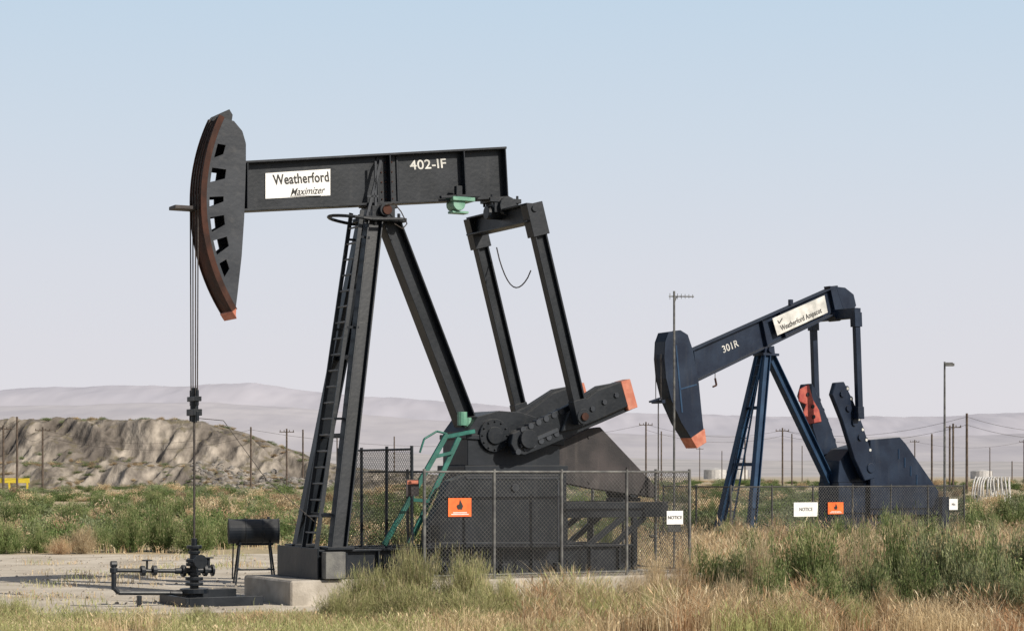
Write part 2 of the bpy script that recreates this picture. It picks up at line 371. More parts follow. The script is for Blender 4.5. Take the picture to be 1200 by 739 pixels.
MB().cyl((fl[0], .3, fl[2] - .12), (fl[0], .3, fl[2] + .12), .09, 12).cyl((fl[0] + .12, .3, fl[2] - .25), (fl[0] + .12, .3, fl[2] + .02), .06, 10).build("green_filler_caps", M_LTGREEN, J, bev=0)
MB().prism(f1.poly([(630, 549), (650, 520), (688, 502), (703, 500), (768, 569), (767, 583), (690, 572), (632, 560)], .42), .28, .44).build("belt_guard", M_BROWN, J, bev=.015)
bb = MB()
for q in ((650, 530), (690, 512), (735, 548), (757, 570), (690, 565)):
    p = f1.m(*q, .44); bb.cyl((p[0], .43, p[1]), (p[0], .46, p[1]), .025, 6)
bb.build("belt_guard_bolts", M_BROWN, J, bev=0)
gp = MB(); gp.prism(f1.poly([(499, 641), (501, 620), (527, 563), (545, 556), (655, 556), (657, 641)], 1.15), .90, 1.15)
gp.build("crank_guard_panel", M_BLACK, J, bev=.012)
gp = MB(); q = f1.m(603, 571, 1.15); gp.cyl((q[0], 1.14, q[1]), (q[0], 1.18, q[1]), .07, 16)
for px in (503, 654):
    a_ = f1.m(px, 562 if px > 530 else 618, 1.155); b_ = f1.m(px, 640, 1.155); gp.bar((a_[0], 1.155, a_[1]), (b_[0], 1.155, b_[1]), .03, .04)
for py in (560, 636):
    a_ = f1.m(546 if py < 600 else 503, py, 1.155); b_ = f1.m(654, py, 1.155); gp.bar((a_[0], 1.155, a_[1]), (b_[0], 1.155, b_[1]), .03, .04)
gp.build("guard_panel_ribs", M_HEAD, J)
# skid
sk = MB()
UE = 4.7
for v in (-.8, 0, .8): sk.ibeam((-1.5, v, PZ + .25), (UE, v, PZ + .25), .22, .5, side=(0, 1, 0), t=.035)
for u in (-1.42, -.9, .2, 1.2, 2.2, 3.2, 4.0, 4.6): sk.box((u, -.79, PZ + .06), (u + .1, .79, PZ + .44))
for u in np.arange(-1.0, 4.6, .6): sk.box((u, .8, PZ + .04), (u + .03, .9, PZ + .46))
sk.box((-1.53, -.92, PZ), (-1.5, .92, SK + .03))
sk.build("skid_base", M_BLACK, J)
MB().box((-1.46, .93, PZ + .02), (-1.1, 1.12, PZ + .47)).build("tiedown_block", M_CONCG, J)
bl = MB()
for u in (-.3, .8, 1.9, 3.0): bl.box((u, .92, PZ), (u + .16, 1.07, PZ + .2))
bl.build("tiedown_clamps", M_BLACK, J)
# raised motor platform
w_p1 = f1.m(700, 588, .8)[1]; w_p0 = f1.m(700, 606, .8)[1]
u0, u1 = f1.m(658, 590, .8)[0], f1.m(781, 590, .8)[0]
mp = MB()
for v in (-.8, .8): mp.bar((u0, v, (w_p0 + w_p1) / 2), (u1, v, (w_p0 + w_p1) / 2), .08, w_p1 - w_p0)
for u in np.linspace(u0, u1, 5): mp.box((u - .05, -.78, w_p0 + .03), (u + .05, .78, w_p1 - .02))
for v in (-.8, .8):
    mp.bar((u0 + .1, v, SK - .3), (u0 + 1.3, v, w_p0), .07, .1); mp.bar((u0 + .7, v, SK - .3), (u0 + 1.75, v, w_p0), .07, .1)
    mp.bar((u0 + .06, v, SK), (u0 + .06, v, w_p1), .08, .1); mp.bar((u1 - .7, v, PZ), (u1 - .7, v, w_p0), .08, .1)
mp.build("motor_platform", M_BLACK, J)
mo = MB(); mu = u1 - .45; mo.cyl((mu, -.35, w_p1 + .24), (mu, .35, w_p1 + .24), .2, 20); mo.cyl((mu, .35, w_p1 + .24), (mu, .42, w_p1 + .24), .17, 20)
for i in range(9): mo.cyl((mu, -.3 + i * .07, w_p1 + .24), (mu, -.28 + i * .07, w_p1 + .24), .225, 20)
mo.box((mu - .2, -.3, w_p1), (mu + .2, .3, w_p1 + .07)); mo.build("electric_motor", M_BLACK, J)
gr = MB()
gr.bar(f1.p(524, 508, .8), f1.p(450, 638, .8), .05, .09); gr.bar(f1.p(538, 512, .7), f1.p(478, 640, .7), .05, .09)
gr.bar(f1.p(509, 535, .8), f1.p(530, 530, .75), .04, .06); gr.bar(f1.p(482, 585, .8), f1.p(503, 587, .75), .04, .06)
gr.tube([f1.p(524, 508, .8), f1.p(512, 505, .8), f1.p(497, 514, .8), f1.p(492, 530, .8)], .02, 8)
gr.bar(f1.p(520, 512, .8), f1.p(556, 505, .6), .05, .07); gr.build("brake_lever_frame", M_GREEN, J)
kg = MB(); p = f1.p(537, 240, .1); kg.box((p[0] - .2, -.1, p[2] + .05), (p[0] + .24, .3, p[2] + .12)); kg.cyl((p[0] - .05, -.05, p[2]), (p[0] - .05, .25, p[2]), .12, 12)
kg.box((p[0] - .16, .0, p[2] - .16), (p[0] + .16, .2, p[2] - .12)); kg.build("vibration_switch_box", M_LTGREEN, J)
kb = MB(); kb.bar(f1.p(537, 218, .2), f1.p(537, 232, .2), .1, .12); kb.bar(f1.p(516, 231, .2), f1.p(562, 229, .2), .08, .05); kb.build("switch_bracket", M_BLACK, J)
cw = MB(); P0 = Vector((f1.p(582, 290, -1.0))); P2 = Vector(f1.p(622, 317, 1.0)); pts = []
for i in range(13):
    t = i / 12; p = P0.lerp(P2, t); p.z -= .55 * math.sin(math.pi * t) ** .8 * (1 - .15 * t); pts.append(tuple(p))
cw.tube(pts, .012, 6); cw.build("hanging_cable", M_CABLE, J, bev=0)
tw = MB(); tw.tube([(-R - .04, 0, w2 + .05), (-2.9, .1, 3.1), (-2.2, .3, 2.1), (-1.3, .5, 1.3)], .006, 5); tw.build("load_cell_cable", M_CABLE, J, bev=0)

# pad, fences, signs
pe = empty("concrete_pad", f1.O, f1.a)
MB().box((-2.05, -1.2, -.2), (-.3, 1.02, PZ)).box((-.3, -1.9, -.2), (5.6, 1.95, PZ - .01)).build("slab", M_CONC, pe, bev=.03)
fence("chain_link_fence", [(.05, 1.78), (5.35, 1.78), (5.35, -1.7), (.05, -1.7)], PZ, 1.82, parent_frame=J, post=1.3, wr=.0036)
fence("chain_link_gate", [(-.02, 1.45), (-.02, -1.72)], PZ, 2.2, parent_frame=J, post=1.1, mat_p=M_BLACK, wr=.0042)
hazard_sign("hazard_sign", f1, J, 525, 583, 552, 605, 1.80)
a_ = f1.m(471, 581, 1.3); b_ = f1.m(486, 561, 1.3)
e = empty("caution_sign", J.location, J.rotation_euler[2])
MB().box((a_[0], 1.46, a_[1]), (b_[0], 1.472, b_[1])).build("board", M_BROWN, e, bev=0)
MB().box((a_[0] + .02, 1.473, a_[1] + .2), (b_[0] - .02, 1.477, b_[1] - .02)).build("header", M_ORANGE, e, bev=0)
MB().box((a_[0] + .02, 1.473, a_[1] + .03), (b_[0] - .02, 1.477, a_[1] + .10)).build("text_area", M_BROWN, e, bev=0)
white_sign("notice_sign", f1, J, 781, 598, 800, 614, 1.80, "NOTICE")
def wpt(px, py, Y): return Vector(((px - CX) / F * Y, Y, H - (py - HY) / F * Y))
am = empty("antenna_mast", (wpt(790, 555, 38.9).x, 38.9, 0)); zt = wpt(790, 341, 38.9).z
m_ = MB(); m_.cyl((0, 0, 0), (0, 0, zt), .022, 8); m_.build("mast", M_GALV, am, flip=False, bev=0)
m_ = MB(); zz = zt - .1; m_.cyl((-.1, 0, zz), (.38, .05, zz), .012, 6)
for i in range(7): x = -.08 + i * .072; m_.cyl((x, 0, zz - .06 + i * .004), (x, 0, zz + .06 - i * .004), .006, 5)
m_.cyl((0, 0, zz - .12), (.05, 0, zz), .012, 6); m_.build("yagi_antenna", M_GALV, am, flip=False, bev=0)
MB().box((-.12, -.08, 1.1), (.12, .08, 1.5)).build("junction_box", M_GALV, am, flip=False)

# wellhead + flowline
wx = f1.O + f1.U * (-R - .05)
we_ = empty("wellhead", wx, f1.a)
m_ = MB()
m_.cyl((0, 0, -.1), (0, 0, .25), .15, 16); m_.cyl((0, 0, .2), (0, 0, .28), .24, 16); m_.cyl((0, 0, .28), (0, 0, .98), .075, 14)
for z, r in ((.33, .15), (.42, .15), (.50, .11), (.66, .14), (.72, .14), (.86, .10), (.95, .13)): m_.cyl((0, 0, z), (0, 0, z + .05), r, 14)
m_.cyl((0, 0, .98), (0, 0, 1.12), .05, 10)
m_.cyl((-.34, 0, .58), (.34, 0, .58), .05, 12); m_.cyl((-.22, 0, .58), (-.16, 0, .58), .1, 12); m_.cyl((.16, 0, .58), (.22, 0, .58), .1, 12); m_.cyl((.3, 0, .58), (.34, 0, .58), .1, 12)
m_.cyl((0, .3, .74), (0, -.3, .74), .04, 10); m_.cyl((0, .3, .74), (0, .33, .74), .12, 14)
m_.cyl((.25, 0, .58), (.25, 0, .78), .03, 8); m_.cyl((.25, 0, .78), (.25, 0, .8), .09, 12)
m_.build("casing_and_tees", M_BLACK, we_)
fl = empty("flowline_pipe", wx, f1.a)
m_ = MB()
m_.tube([(-.3, 0, .58), (-1.42, .1, .62)], .035, 10); m_.cyl((-1.42, .1, .3), (-1.42, .1, .72), .04, 10)
m_.tube([(-1.42, .1, .34), (-1.34, .1, .25), (-.45, .05, .22), (-.1, .02, .2)], .04, 10)
for x in (-.75, -.95): m_.cyl((x, .06, .6), (x + .07, .06, .6), .085, 12)
m_.cyl((-.84, .06, .6), (-.84, .06, .78), .02, 8); m_.cyl((-.84, .06, .76), (-.84, .06, .78), .09, 12)
m_.cyl((-1.47, .1, .72), (-1.37, .1, .72), .055, 10); m_.cyl((-1.42, .1, .58), (-1.42, .1, .66), .065, 10)
m_.box((-1.0, .0, 0), (-.94, .1, .19)); m_.build("pipe_run", M_BLACK, fl)
ce = empty("well_cellar", wx, f1.a)
m_ = MB(); m_.box((-.3, -.75, .0), (1.0, -.68, .22)); m_.box((-.3, .55, .0), (1.0, .62, .16)); m_.box((-.36, -.75, 0), (-.3, .62, .16)); m_.box((.0, -.68, .03), (1.0, .55, .06))
m_.build("steel_frame", M_BLACK, ce)
dp = wpt(297, 622, 41.0); de = empty("storage_drum", (dp.x, dp.y, 0), math.radians(12))
m_ = MB(); zc = dp.z; m_.cyl((-.5, 0, zc), (.5, 0, zc), .245, 28)
for x in (-.5, -.17, .17, .48): m_.cyl((x, 0, zc), (x + .025, 0, zc), .258, 28)
m_.cyl((.3, 0, zc + .22), (.3, 0, zc + .29), .03, 8); m_.build("drum", M_BLACK, de, flip=False)
m_ = MB()
for x in (-.28, .32):
    for y in (-.2, .2): m_.bar((x, y * .8, zc - .22), (x + (.1 if x > 0 else -.1), y * 1.5, -.05), .035, .035)
    m_.bar((x, -.25, zc - .24), (x, .25, zc - .24), .04, .04)
    m_.bar((x, -.27, .3), (x, .27, .3), .03, .03)
m_.bar((-.35, -.27, .3), (.4, -.27, .3), .03, .03); m_.bar((-.35, 0, zc - .26), (.4, 0, zc - .26), .04, .04)
m_.cyl((-.4, 0, zc - .2), (-.42, 0, .1), .015, 6); m_.build("stand", M_BLACK, de, flip=False, bev=0)

# =================================================================== SECOND PUMPJACK
Y2 = 60.0
f2 = Frame((897 - CX) / F * Y2, Y2, 33)
K = empty("pumpjack.001", f2.O, f2.a)
P2 = 0.10; S2 = P2 + .42
fw = .15
TL, TR = f2.m(808, 412, fw), f2.m(982, 335, fw); BR, BL = f2.m(991, 362, fw), f2.m(812, 449, fw)
tl2 = math.atan2(TR[1] - TL[1], TR[0] - TL[0])
b = MB(); b.prism([TL, TR, BR, BL], -.015, .015)
b.bar((TL[0], 0, TL[1]), (TR[0], 0, TR[1]), 2 * fw, .04); b.bar((BL[0], 0, BL[1]), (BR[0], 0, BR[1]), 2 * fw, .04)
for t in (.03, .48, .6, .99):
    p, q = at(TL, TR, t), at(BL, BR, t); b.bar((p[0], 0, p[1]), (q[0], 0, q[1]), 2 * fw - .01, .025)
p = at(TL, TR, .7); b.box((p[0] - .1, -.05, p[1]), (p[0] + .02, .05, p[1] + .17))
b.build("walking_beam", M_BLUE, K)
MB().prism(f2.poly([(905, 373), (966, 346), (970, 366), (911, 393)], .17), .16, .175).build("name_board", M_SIGNW, K, bev=0)
c = f2.m(939, 374, .18); text("board_lettering", "Weatherford Ampscot", c[0], .178, c[1], .22, tl2, M_INK, K, .80, bold=.003)
c = f2.m(912, 381, .18)
MB().bar((c[0] - .02, .178, c[1] + .14), (c[0] + .04, .178, c[1] + .06), .004, .03).bar((c[0] + .04, .178, c[1] + .06), (c[0] + .16, .178, c[1] + .22), .004, .03).build("board_emblem", M_INK, K, bev=0)
c = f2.m(856, 406, .03); text("stencil_number", "301R", c[0], .02, c[1], .29, tl2, M_SIGNW, K, bold=.003)
HV = .22
arcp = f2.poly([(783, 389), (779, 400), (778, 420), (780, 443), (786, 468), (798, 495), (815, 522)], HV)
backp = f2.poly([(826, 516), (823, 490), (819, 449), (812, 410), (806, 392), (798, 387)], HV)
MB().prism(arcp + backp, HV - .02, HV).prism(arcp + backp, -HV, -HV + .02).build("head_side_plates", M_BLUE, K, bev=0)
inn = [(p[0] + .05, p[1]) for p in arcp]
MB().prism(arcp + inn[::-1], -HV - .03, HV + .03).build("head_curved_face", M_BLUE, K, bev=0)
m_ = MB()
for k in range(5): m_.bar((backp[k][0], 0, backp[k][1]), (backp[k + 1][0], 0, backp[k + 1][1]), 2 * HV - .05, .02)
m_.build("head_back_plate", M_BLUE, K, bev=0)
m_ = MB()
q = f2.m(792, 425, HV); m_.bar((q[0], HV, q[1] + .5), (q[0] + .22, HV, q[1] - 1.4), .03, .05); q = f2.m(816, 440, HV); m_.bar((q[0] - .6, HV, q[1] - .4), (q[0], HV, q[1] - .25), .03, .04)
m_.build("head_stiffeners", M_LBLUE, K, bev=0)
MB().prism(f2.poly([(809, 513), (825, 502), (827, 518), (816, 525)], HV), -HV - .04, HV + .04).build("head_orange_toe", M_ORANGE, K)
m_ = MB(); ul = min(p[0] for p in arcp) - .03
hk = f2.m(838, 447, 0); m_.tube([(hk[0], 0, hk[1] + .1), (hk[0] + .05, 0, hk[1] - .1), (hk[0] - .08, 0, hk[1] - .15)], .03, 6)
m_.cyl((hk[0], 0, hk[1] + .08), (hk[0], 0, hk[1] + .45), .012, 5)
m_.build("lifting_hook", M_RUST, K, bev=0)
m_ = MB(); wcr = f2.m(770, 470, 0)[1]
for dv in (-.12, .12): m_.cyl((ul, dv, f2.m(778, 415, 0)[1]), (ul, dv, wcr), .014, 6)
m_.cyl((ul, 0, .6), (ul, 0, wcr), .02, 6); m_.build("bridle_and_rod", M_CABLE, K, bev=0)
m_ = MB(); m_.box((ul - .06, -.25, wcr - .06), (ul + .06, .25, wcr + .04)); m_.bar((ul - .3, 0, wcr - .02), (ul + .1, 0, wcr + .1), .1, .05); m_.build("carrier_bar", M_BLUE, K)
m_ = MB(); m_.cyl((ul, 0, 0), (ul, 0, .6), .08, 12); m_.cyl((ul, 0, .3), (ul, 0, .36), .16, 12); m_.cyl((ul - .3, 0, .45), (ul + .3, 0, .45), .05, 10); m_.cyl((ul, 0, .5), (ul, 0, .56), .14, 12)
m_.build("wellhead_stack", M_BLACK, K)
wb2 = BL[1] + (BR[1] - BL[1]) * ((0 - BL[0]) / (BR[0] - BL[0])); t2 = wb2 - .25
nb = f2.m(880, 628, .75)
m_ = MB()
for sg in (1, -1): m_.ibeam((-.1, sg * .15, t2), (nb[0], sg * .75, S2), .18, .24, t=.03)
rb = f2.m(975, 570, 0); k2 = (rb[0] - .15) / (rb[1] - t2); m_.ibeam((.15, 0, t2), (.15 + k2 * (S2 - t2), 0, S2), .24, .27, t=.03)
for t in (.3, .62):
    a_ = lerp((-.1, .15, t2), (nb[0], .75, S2), t); m_.bar(a_, (a_[0], -a_[1], a_[2]), .08, .1)
m_.build("samson_post_legs", M_LBLUE, K)
m_ = MB(); A0 = (-.22, -.18, t2); A1 = (-.22, .12, t2); B0 = (nb[0] - .22, -.3, S2); B1 = (nb[0] - .22, .12, S2)
m_.bar(A0, B0, .03, .05); m_.bar(A1, B1, .03, .05)
for i in range(1, 17): m_.cyl(lerp(A0, B0, i / 17), lerp(A1, B1, i / 17), .014, 6)
m_.build("ladder", M_LBLUE, K, bev=0)
m_ = MB(); m_.box((-.28, -.25, t2 - .02), (.32, .25, t2 + .05)); m_.prism([(-.2, t2 + .05), (.2, t2 + .05), (.17, wb2 + .02), (-.17, wb2 - .06)], -.2, .2); m_.cyl((0, -.28, t2 + .15), (0, .28, t2 + .15), .1, 14)
m_.build("saddle_bearing", M_BLUE, K)
EV2 = .95
ne = f2.m(1003, 366, EV2)
m_ = MB(); m_.prism(f2.poly([(972, 335), (990, 337), (1000, 345), (1003, 358), (996, 368), (980, 372)], .12), -.14, .14)
m_.cyl((ne[0], -.2, ne[1] - .05), (ne[0], .2, ne[1] - .05), .16, 14); m_.build("tail_bearing", M_BLUE, K)
m_ = MB(); m_.bar((ne[0], -EV2 - .08, ne[1] - .02), (ne[0], EV2 + .08, ne[1] - .02), .24, .3, side=(1, 0, 0)); m_.build("equalizer_beam", M_BLUE, K)
pn = f2.m(1007, 486, EV2)
for sg, nm in ((1, "pitman_arm_near"), (-1, "pitman_arm_far")):
    m_ = MB(); A = (ne[0], sg * EV2, ne[1]); B = (pn[0], sg * EV2, pn[1]); m_.bar(A, B, .15, .19); m_.bar(A, lerp(A, B, .14), .22, .28); m_.bar(lerp(A, B, .92), lerp(A, B, 1.04), .18, .24)
    m_.cyl((B[0], sg * (EV2 - .2), B[2]), (B[0], sg * (EV2 + .1), B[2]), .11, 14); m_.build(nm, M_BLUE, K)
CV2 = .72
arm2 = [(980, 448), (990, 447), (1001, 470), (1012, 498), (1027, 545), (1026, 560), (1014, 563), (1002, 537), (988, 492), (976, 462)]
pp = f2.poly(arm2, CV2 + .1)
for sg, nm in ((1, "crank_arm_near"), (-1, "crank_arm_far")):
    a0, a1 = sorted((sg * (CV2 - .1), sg * (CV2 + .08))); MB().prism(pp, a0, a1).build(nm, M_BLUE, K, bev=.02)
    m_ = MB(); m2_ = MB()
    for i in range(4):
        p = f2.m(986 + i * 7, 461 + i * 17, CV2 + .1); m_.cyl((p[0] + .05, sg * (CV2 + .07), p[1]), (p[0] + .05, sg * (CV2 + .13), p[1]), .1, 10)
    for i in range(7):
        p = f2.m(993 + i * 4.4, 455 + i * 12, CV2 + .1); m_.cyl((p[0] + .03, sg * (CV2 - .08), p[1]), (p[0] + .03, sg * (CV2 + .06), p[1]), .085, 10)
        m2_.cyl((p[0] + .03, sg * (CV2 + .0), p[1]), (p[0] + .03, sg * (CV2 + .09), p[1]), .045, 10)
    m_.build("counterweight_lugs", M_BLUE, K, bev=0); m2_.build("counterweight_highlight_bosses", M_SIGNW, K, bev=0)  # pale bosses imitate bright highlights along the crank edge, as colour
m_ = MB(); o_ = f2.poly([(937, 456), (948, 450), (953, 468), (960, 480), (963, 494), (947, 497), (941, 484), (945, 474), (936, 470)], -CV2 + .13); m_.prism(o_, -CV2 + .085, -CV2 + .14); m_.build("counterweight_red_face", M_RED, K, bev=.02)
m_ = MB()
for q in ((946, 462), (952, 476), (953, 488)):
    p = f2.m(*q, -CV2 + .13); m_.cyl((p[0], -CV2 + .12, p[1]), (p[0], -CV2 + .17, p[1]), .06, 8)
m_.build("counterweight_bolts", M_BLACK, K, bev=0)
sh2 = f2.m(1018, 548, CV2)
m_ = MB(); m_.cyl((sh2[0], -CV2 - .12, sh2[1]), (sh2[0], CV2 + .12, sh2[1]), .15, 16)
m_.prism(f2.poly([(982, 565), (984, 540), (995, 526), (1022, 518), (1042, 524), (1046, 565)], .42), -.42, .42); m_.build("gear_reducer", M_BLUE, K, bev=.015)
a_ = f2.m(982, 565, .42); b_ = f2.m(1046, 565, .42)
MB().box((a_[0], -.45, S2), (b_[0], .45, a_[1])).build("reducer_pedestal", M_BLUE, K)
MB().prism(f2.poly([(1020, 603), (1020, 515), (1055, 512), (1062, 520), (1100, 575), (1102, 603)], .62), .48, .62).build("belt_guard", M_BLUE, K, bev=.015)
m_ = MB()
for i in range(4):
    p = f2.m(1052 + i * 7, 522 + i * 10, .6); m_.box((p[0], .62, p[1] - .4), (p[0] + .03, .64, p[1] - .1))
m_.build("guard_louvres", M_LBLUE, K, bev=0)
m_ = MB(); ur = f2.m(1125, 600, .7)[0]
for v in (-.7, .7): m_.ibeam((nb[0] - .35, v, P2 + .21), (ur, v, P2 + .21), .2, .42, t=.03)
for u in np.linspace(nb[0] - .3, ur - .1, 7): m_.box((u, -.69, P2 + .05), (u + .08, .69, P2 + .36))
m_.box((nb[0] - .38, -.8, P2), (nb[0] - .35, .8, S2 + .02)); m_.build("skid_base", M_BLACK, K)
a_ = f2.m(1085, 575, .2)
m_ = MB(); m_.cyl((a_[0], -.3, 1.0), (a_[0], .3, 1.0), .22, 16); m_.box((a_[0] - .25, -.3, S2), (a_[0] + .25, .3, .8)); m_.box((a_[0] + .3, .3, S2), (a_[0] + .6, .6, 1.5)); m_.build("electric_motor", M_BLUE, K)
pe2 = empty("concrete_pad.001", f2.O, f2.a)
MB().box((nb[0] - .9, -1.1, -.2), (ur + .4, 1.1, P2)).build("slab", M_CONC, pe2, bev=.02)
uL = f2.m(856, 570, 1.6)[0]; uR = f2.m(1130, 570, 1.6)[0]
fence("chain_link_fence.001", [(uL, -1.5), (uL, 1.6), (uR, 1.6), (uR, -1.5)], 0.02, 1.82, parent_frame=K, post=1.5, sp=.1, mat_p=M_WIRE, wr=.0062)
white_sign("notice_sign.001", f2, K, 930, 588, 958, 605, 1.64, "NOTICE")
hazard_sign("hazard_sign.001", f2, K, 970, 588, 988, 602, 1.64)
white_sign("notice_sign.002", f2, K, 1112, 584, 1122, 597, 1.64, "No")

# =================================================================== poles, lamp, coil, others
lp = wpt(1107, 430, 76); le = empty("street_lamp", (lp.x, 76, 0)); zl = lp.z
MB().cyl((0, 0, 0), (0, 0, zl + .2), .055, 10, .035).build("pole", M_GALV, le, flip=False, bev=0)
MB().bar((0, 0, zl + .15), (.3, 0, zl + .15), .06, .05).box((.0, -.12, zl + .04), (.34, .12, zl + .14)).build("lamp_head", M_GALV, le, flip=False)
def utility_pole(px, pyt, Y, arm=True, wide=.13):
    t = wpt(px, pyt, Y); e = empty("utility_pole", (t.x, Y, 0)); m = MB(); m.cyl((0, 0, -.3), (0, 0, t.z), wide * 1.2, 8, wide)
    if arm:
        m.bar((-1.1, 0, t.z - .5), (1.1, .2, t.z - .5), .1, .12)
        for x in (-1, -.4, .4, 1): m.cyl((x, .1, t.z - .45), (x, .1, t.z - .2), .06, 6)
    m.build("pole_and_crossarm", M_WOOD, e, flip=False, bev=0); return t
tops = []
for q in ((4, 498, 270), (20, 488, 260, ), (50, 500, 290), (294, 500, 300), (336, 502, 310), (355, 503, 330), (462, 511, 420), (757, 494, 330), (775, 505, 380), (917, 501, 330), (928, 508, 400),
          (1092, 508, 300), (1113, 499, 290), (1117, 496, 270), (1133, 484, 230), (873, 510, 420), (1186, 540, 500), (-60, 495, 280), (1290, 495, 280), (610, 515, 450), (395, 513, 420),
          (820, 524, 620), (846, 528, 650), (700, 522, 600), (1060, 520, 560), (1160, 524, 600), (1072, 515, 480), (940, 522, 600), (425, 524, 600), (970, 518, 520), (1200, 515, 480)):
    tops.append(utility_pole(*q[:3], arm=(q[0] in (50, -60, 917, 1117, 1290, 4, 757, 336, 1072, 1200, 820))))
we2 = empty("power_lines"); wl = MB()
def wire(a, b, sag=1.2, r=.02, off=0):
    pts = []
    for i in range(13):
        t = i / 12; p = a.lerp(b, t); p.z -= sag * 4 * t * (1 - t) + .4 + off; pts.append(tuple(p))
    wl.tube(pts, r, 4)
for off in (0, .9):
    wire(tops[17], tops[1], off=off); wire(tops[1], tops[2], off=off); wire(tops[2], tops[3], off=off, sag=2)
    wire(tops[7], tops[9], off=off, sag=1.5); wire(tops[9], tops[14], off=off, sag=1.5); wire(tops[14], tops[18], off=off)
wire(tops[3], tops[7], sag=3); wire(tops[9], tops[26], sag=1.5); wire(tops[26], tops[30], sag=1.5)
wl.build("conductors", M_CABLE, we2, flip=False, bev=0)
M_TANK = mottled("pale_tank_paint", (.42, .41, .40), (.52, .5, .48), 1, .7, bump=0)
for i, (px, Y, r, h) in enumerate(((838, 900, 5, 4), (866, 930, 4, 4), (1150, 950, 5, 3.5))):
    P = wpt(px, 560, Y); e = empty("storage_tank", (P.x, Y, 0)); MB().cyl((0, 0, 0), (0, 0, h), r, 20).cyl((0, 0, h), (0, 0, h + .9), r, 20, .4).build("shell_and_roof", M_TANK, e, flip=False, bev=0)
    MB().bar((r + .05, 0, 0), (r + .05, 0, h), .3, .3).build("ladder", M_WIRE, e, flip=False, bev=0)
pc = wpt(1162, 588, 150); ce = empty("pipe_coil", (pc.x, 150, 0), math.radians(-20)); m_ = MB()
for k in range(12):
    x = -1.25 + k * .23; rr = .98 * (1 - .02 * (k % 3)); tw_ = .12 + .05 * math.sin(k * 2.1)
    pts = [(x + tw_ * math.sin(t + k * .4), rr * math.cos(t), 1.0 + rr * math.sin(t)) for t in np.linspace(0, 2 * math.pi, 25)]
    m_.tube(pts, .06, 6)
m_.build("coils", M_PALE, ce, flip=False, bev=0)
yp = wpt(18, 556, 300); e = empty("road_barrier", (yp.x, 296, 0)); m_ = MB(); m_.box((-3, -.15, .9), (3, .15, 1.6))
for x in (-2.6, 0, 2.6): m_.box((x, -.25, 0), (x + .2, .25, .9))
m_.build("rail", M_YELL, e, flip=False)

# =================================================================== terrain
def ground_mat():
    m, nt, b = new_mat("desert_ground"); N = nt.nodes; L = nt.links
    g = N.new("ShaderNodeNewGeometry")
    def noise_n(scale, det=8):
        n = N.new("ShaderNodeTexNoise"); n.inputs["Scale"].default_value = scale; n.inputs["Detail"].default_value = det; L.new(g.outputs["Position"], n.inputs["Vector"]); return n
    def ramp(n, stops):
        r = N.new("ShaderNodeValToRGB"); cr = r.color_ramp
        while len(cr.elements) < len(stops): cr.elements.new(.5)
        for el, (p, c) in zip(cr.elements, stops): el.position = p; el.color = (*c, 1)
        L.new(n.outputs["Fac"], r.inputs["Fac"]); return r
    a = ramp(noise_n(.06), [(.38, (.42, .34, .22)), (.5, (.47, .39, .26)), (.62, (.28, .26, .15))])
    c = ramp(noise_n(1.1, 10), [(.35, (.27, .22, .14)), (.55, (.44, .36, .25)), (.7, (.50, .42, .31))])
    mx = N.new("ShaderNodeMix"); mx.data_type = 'RGBA'; mx.inputs["Factor"].default_value = .5
    L.new(a.outputs[0], mx.inputs["A"]); L.new(c.outputs[0], mx.inputs["B"])
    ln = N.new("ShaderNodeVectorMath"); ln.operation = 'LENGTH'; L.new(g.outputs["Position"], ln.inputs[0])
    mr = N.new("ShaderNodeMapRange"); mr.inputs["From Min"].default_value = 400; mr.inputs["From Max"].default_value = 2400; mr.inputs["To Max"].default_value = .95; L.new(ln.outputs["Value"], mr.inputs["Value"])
    m2 = N.new("ShaderNodeMix"); m2.data_type = 'RGBA'; L.new(mr.outputs[0], m2.inputs["Factor"]); L.new(mx.outputs["Result"], m2.inputs["A"]); m2.inputs["B"].default_value = (.47, .455, .47, 1)  # aerial haze painted in: far ground fades to a pale haze colour
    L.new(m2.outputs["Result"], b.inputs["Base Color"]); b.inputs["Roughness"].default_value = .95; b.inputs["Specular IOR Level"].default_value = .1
    bp = N.new("ShaderNodeBump"); bp.inputs["Strength"].default_value = .6; bp.inputs["Distance"].default_value = .08; n = noise_n(6, 8); L.new(n.outputs["Fac"], bp.inputs["Height"]); L.new(bp.outputs[0], b.inputs["Normal"])
    return m
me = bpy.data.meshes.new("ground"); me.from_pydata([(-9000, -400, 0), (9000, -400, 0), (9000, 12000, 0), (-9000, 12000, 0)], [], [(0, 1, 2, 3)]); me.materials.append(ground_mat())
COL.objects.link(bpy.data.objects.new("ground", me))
M_LOT = mottled("gravel", (.38, .33, .265), (.60, .54, .455), .7, .95, bump=.9, bscale=16, spec=.1, detail=12, lo=.3, hi=.6)
out = []
for (x, y) in [(-40, 33), (-20, 31.5), (-9, 31.5), (-5, 32.5), (0, 33), (4, 33.5), (5.2, 38), (3, 45), (2, 52), (-3, 57), (-8, 56), (-14, 56), (-22, 58), (-40, 60)]: out.append((x, y, .004))
pts = []
for i in range(len(out)):
    a = Vector(out[i]); b_ = Vector(out[(i + 1) % len(out)]); n = 14
    for k in range(n):
        p = a.lerp(b_, k / n); p += Vector((noise.noise(p * .5) * .9, noise.noise(p * .5 + Vector((9, 0, 0))) * .9, 0)); p.z = .004; pts.append(tuple(p))
me = bpy.data.meshes.new("gravel_lot"); me.from_pydata(pts, [], [list(range(len(pts)))]); me.materials.append(M_LOT); COL.objects.link(bpy.data.objects.new("gravel_lot", me))
rk = bmesh.new(); rng = random.Random(9)
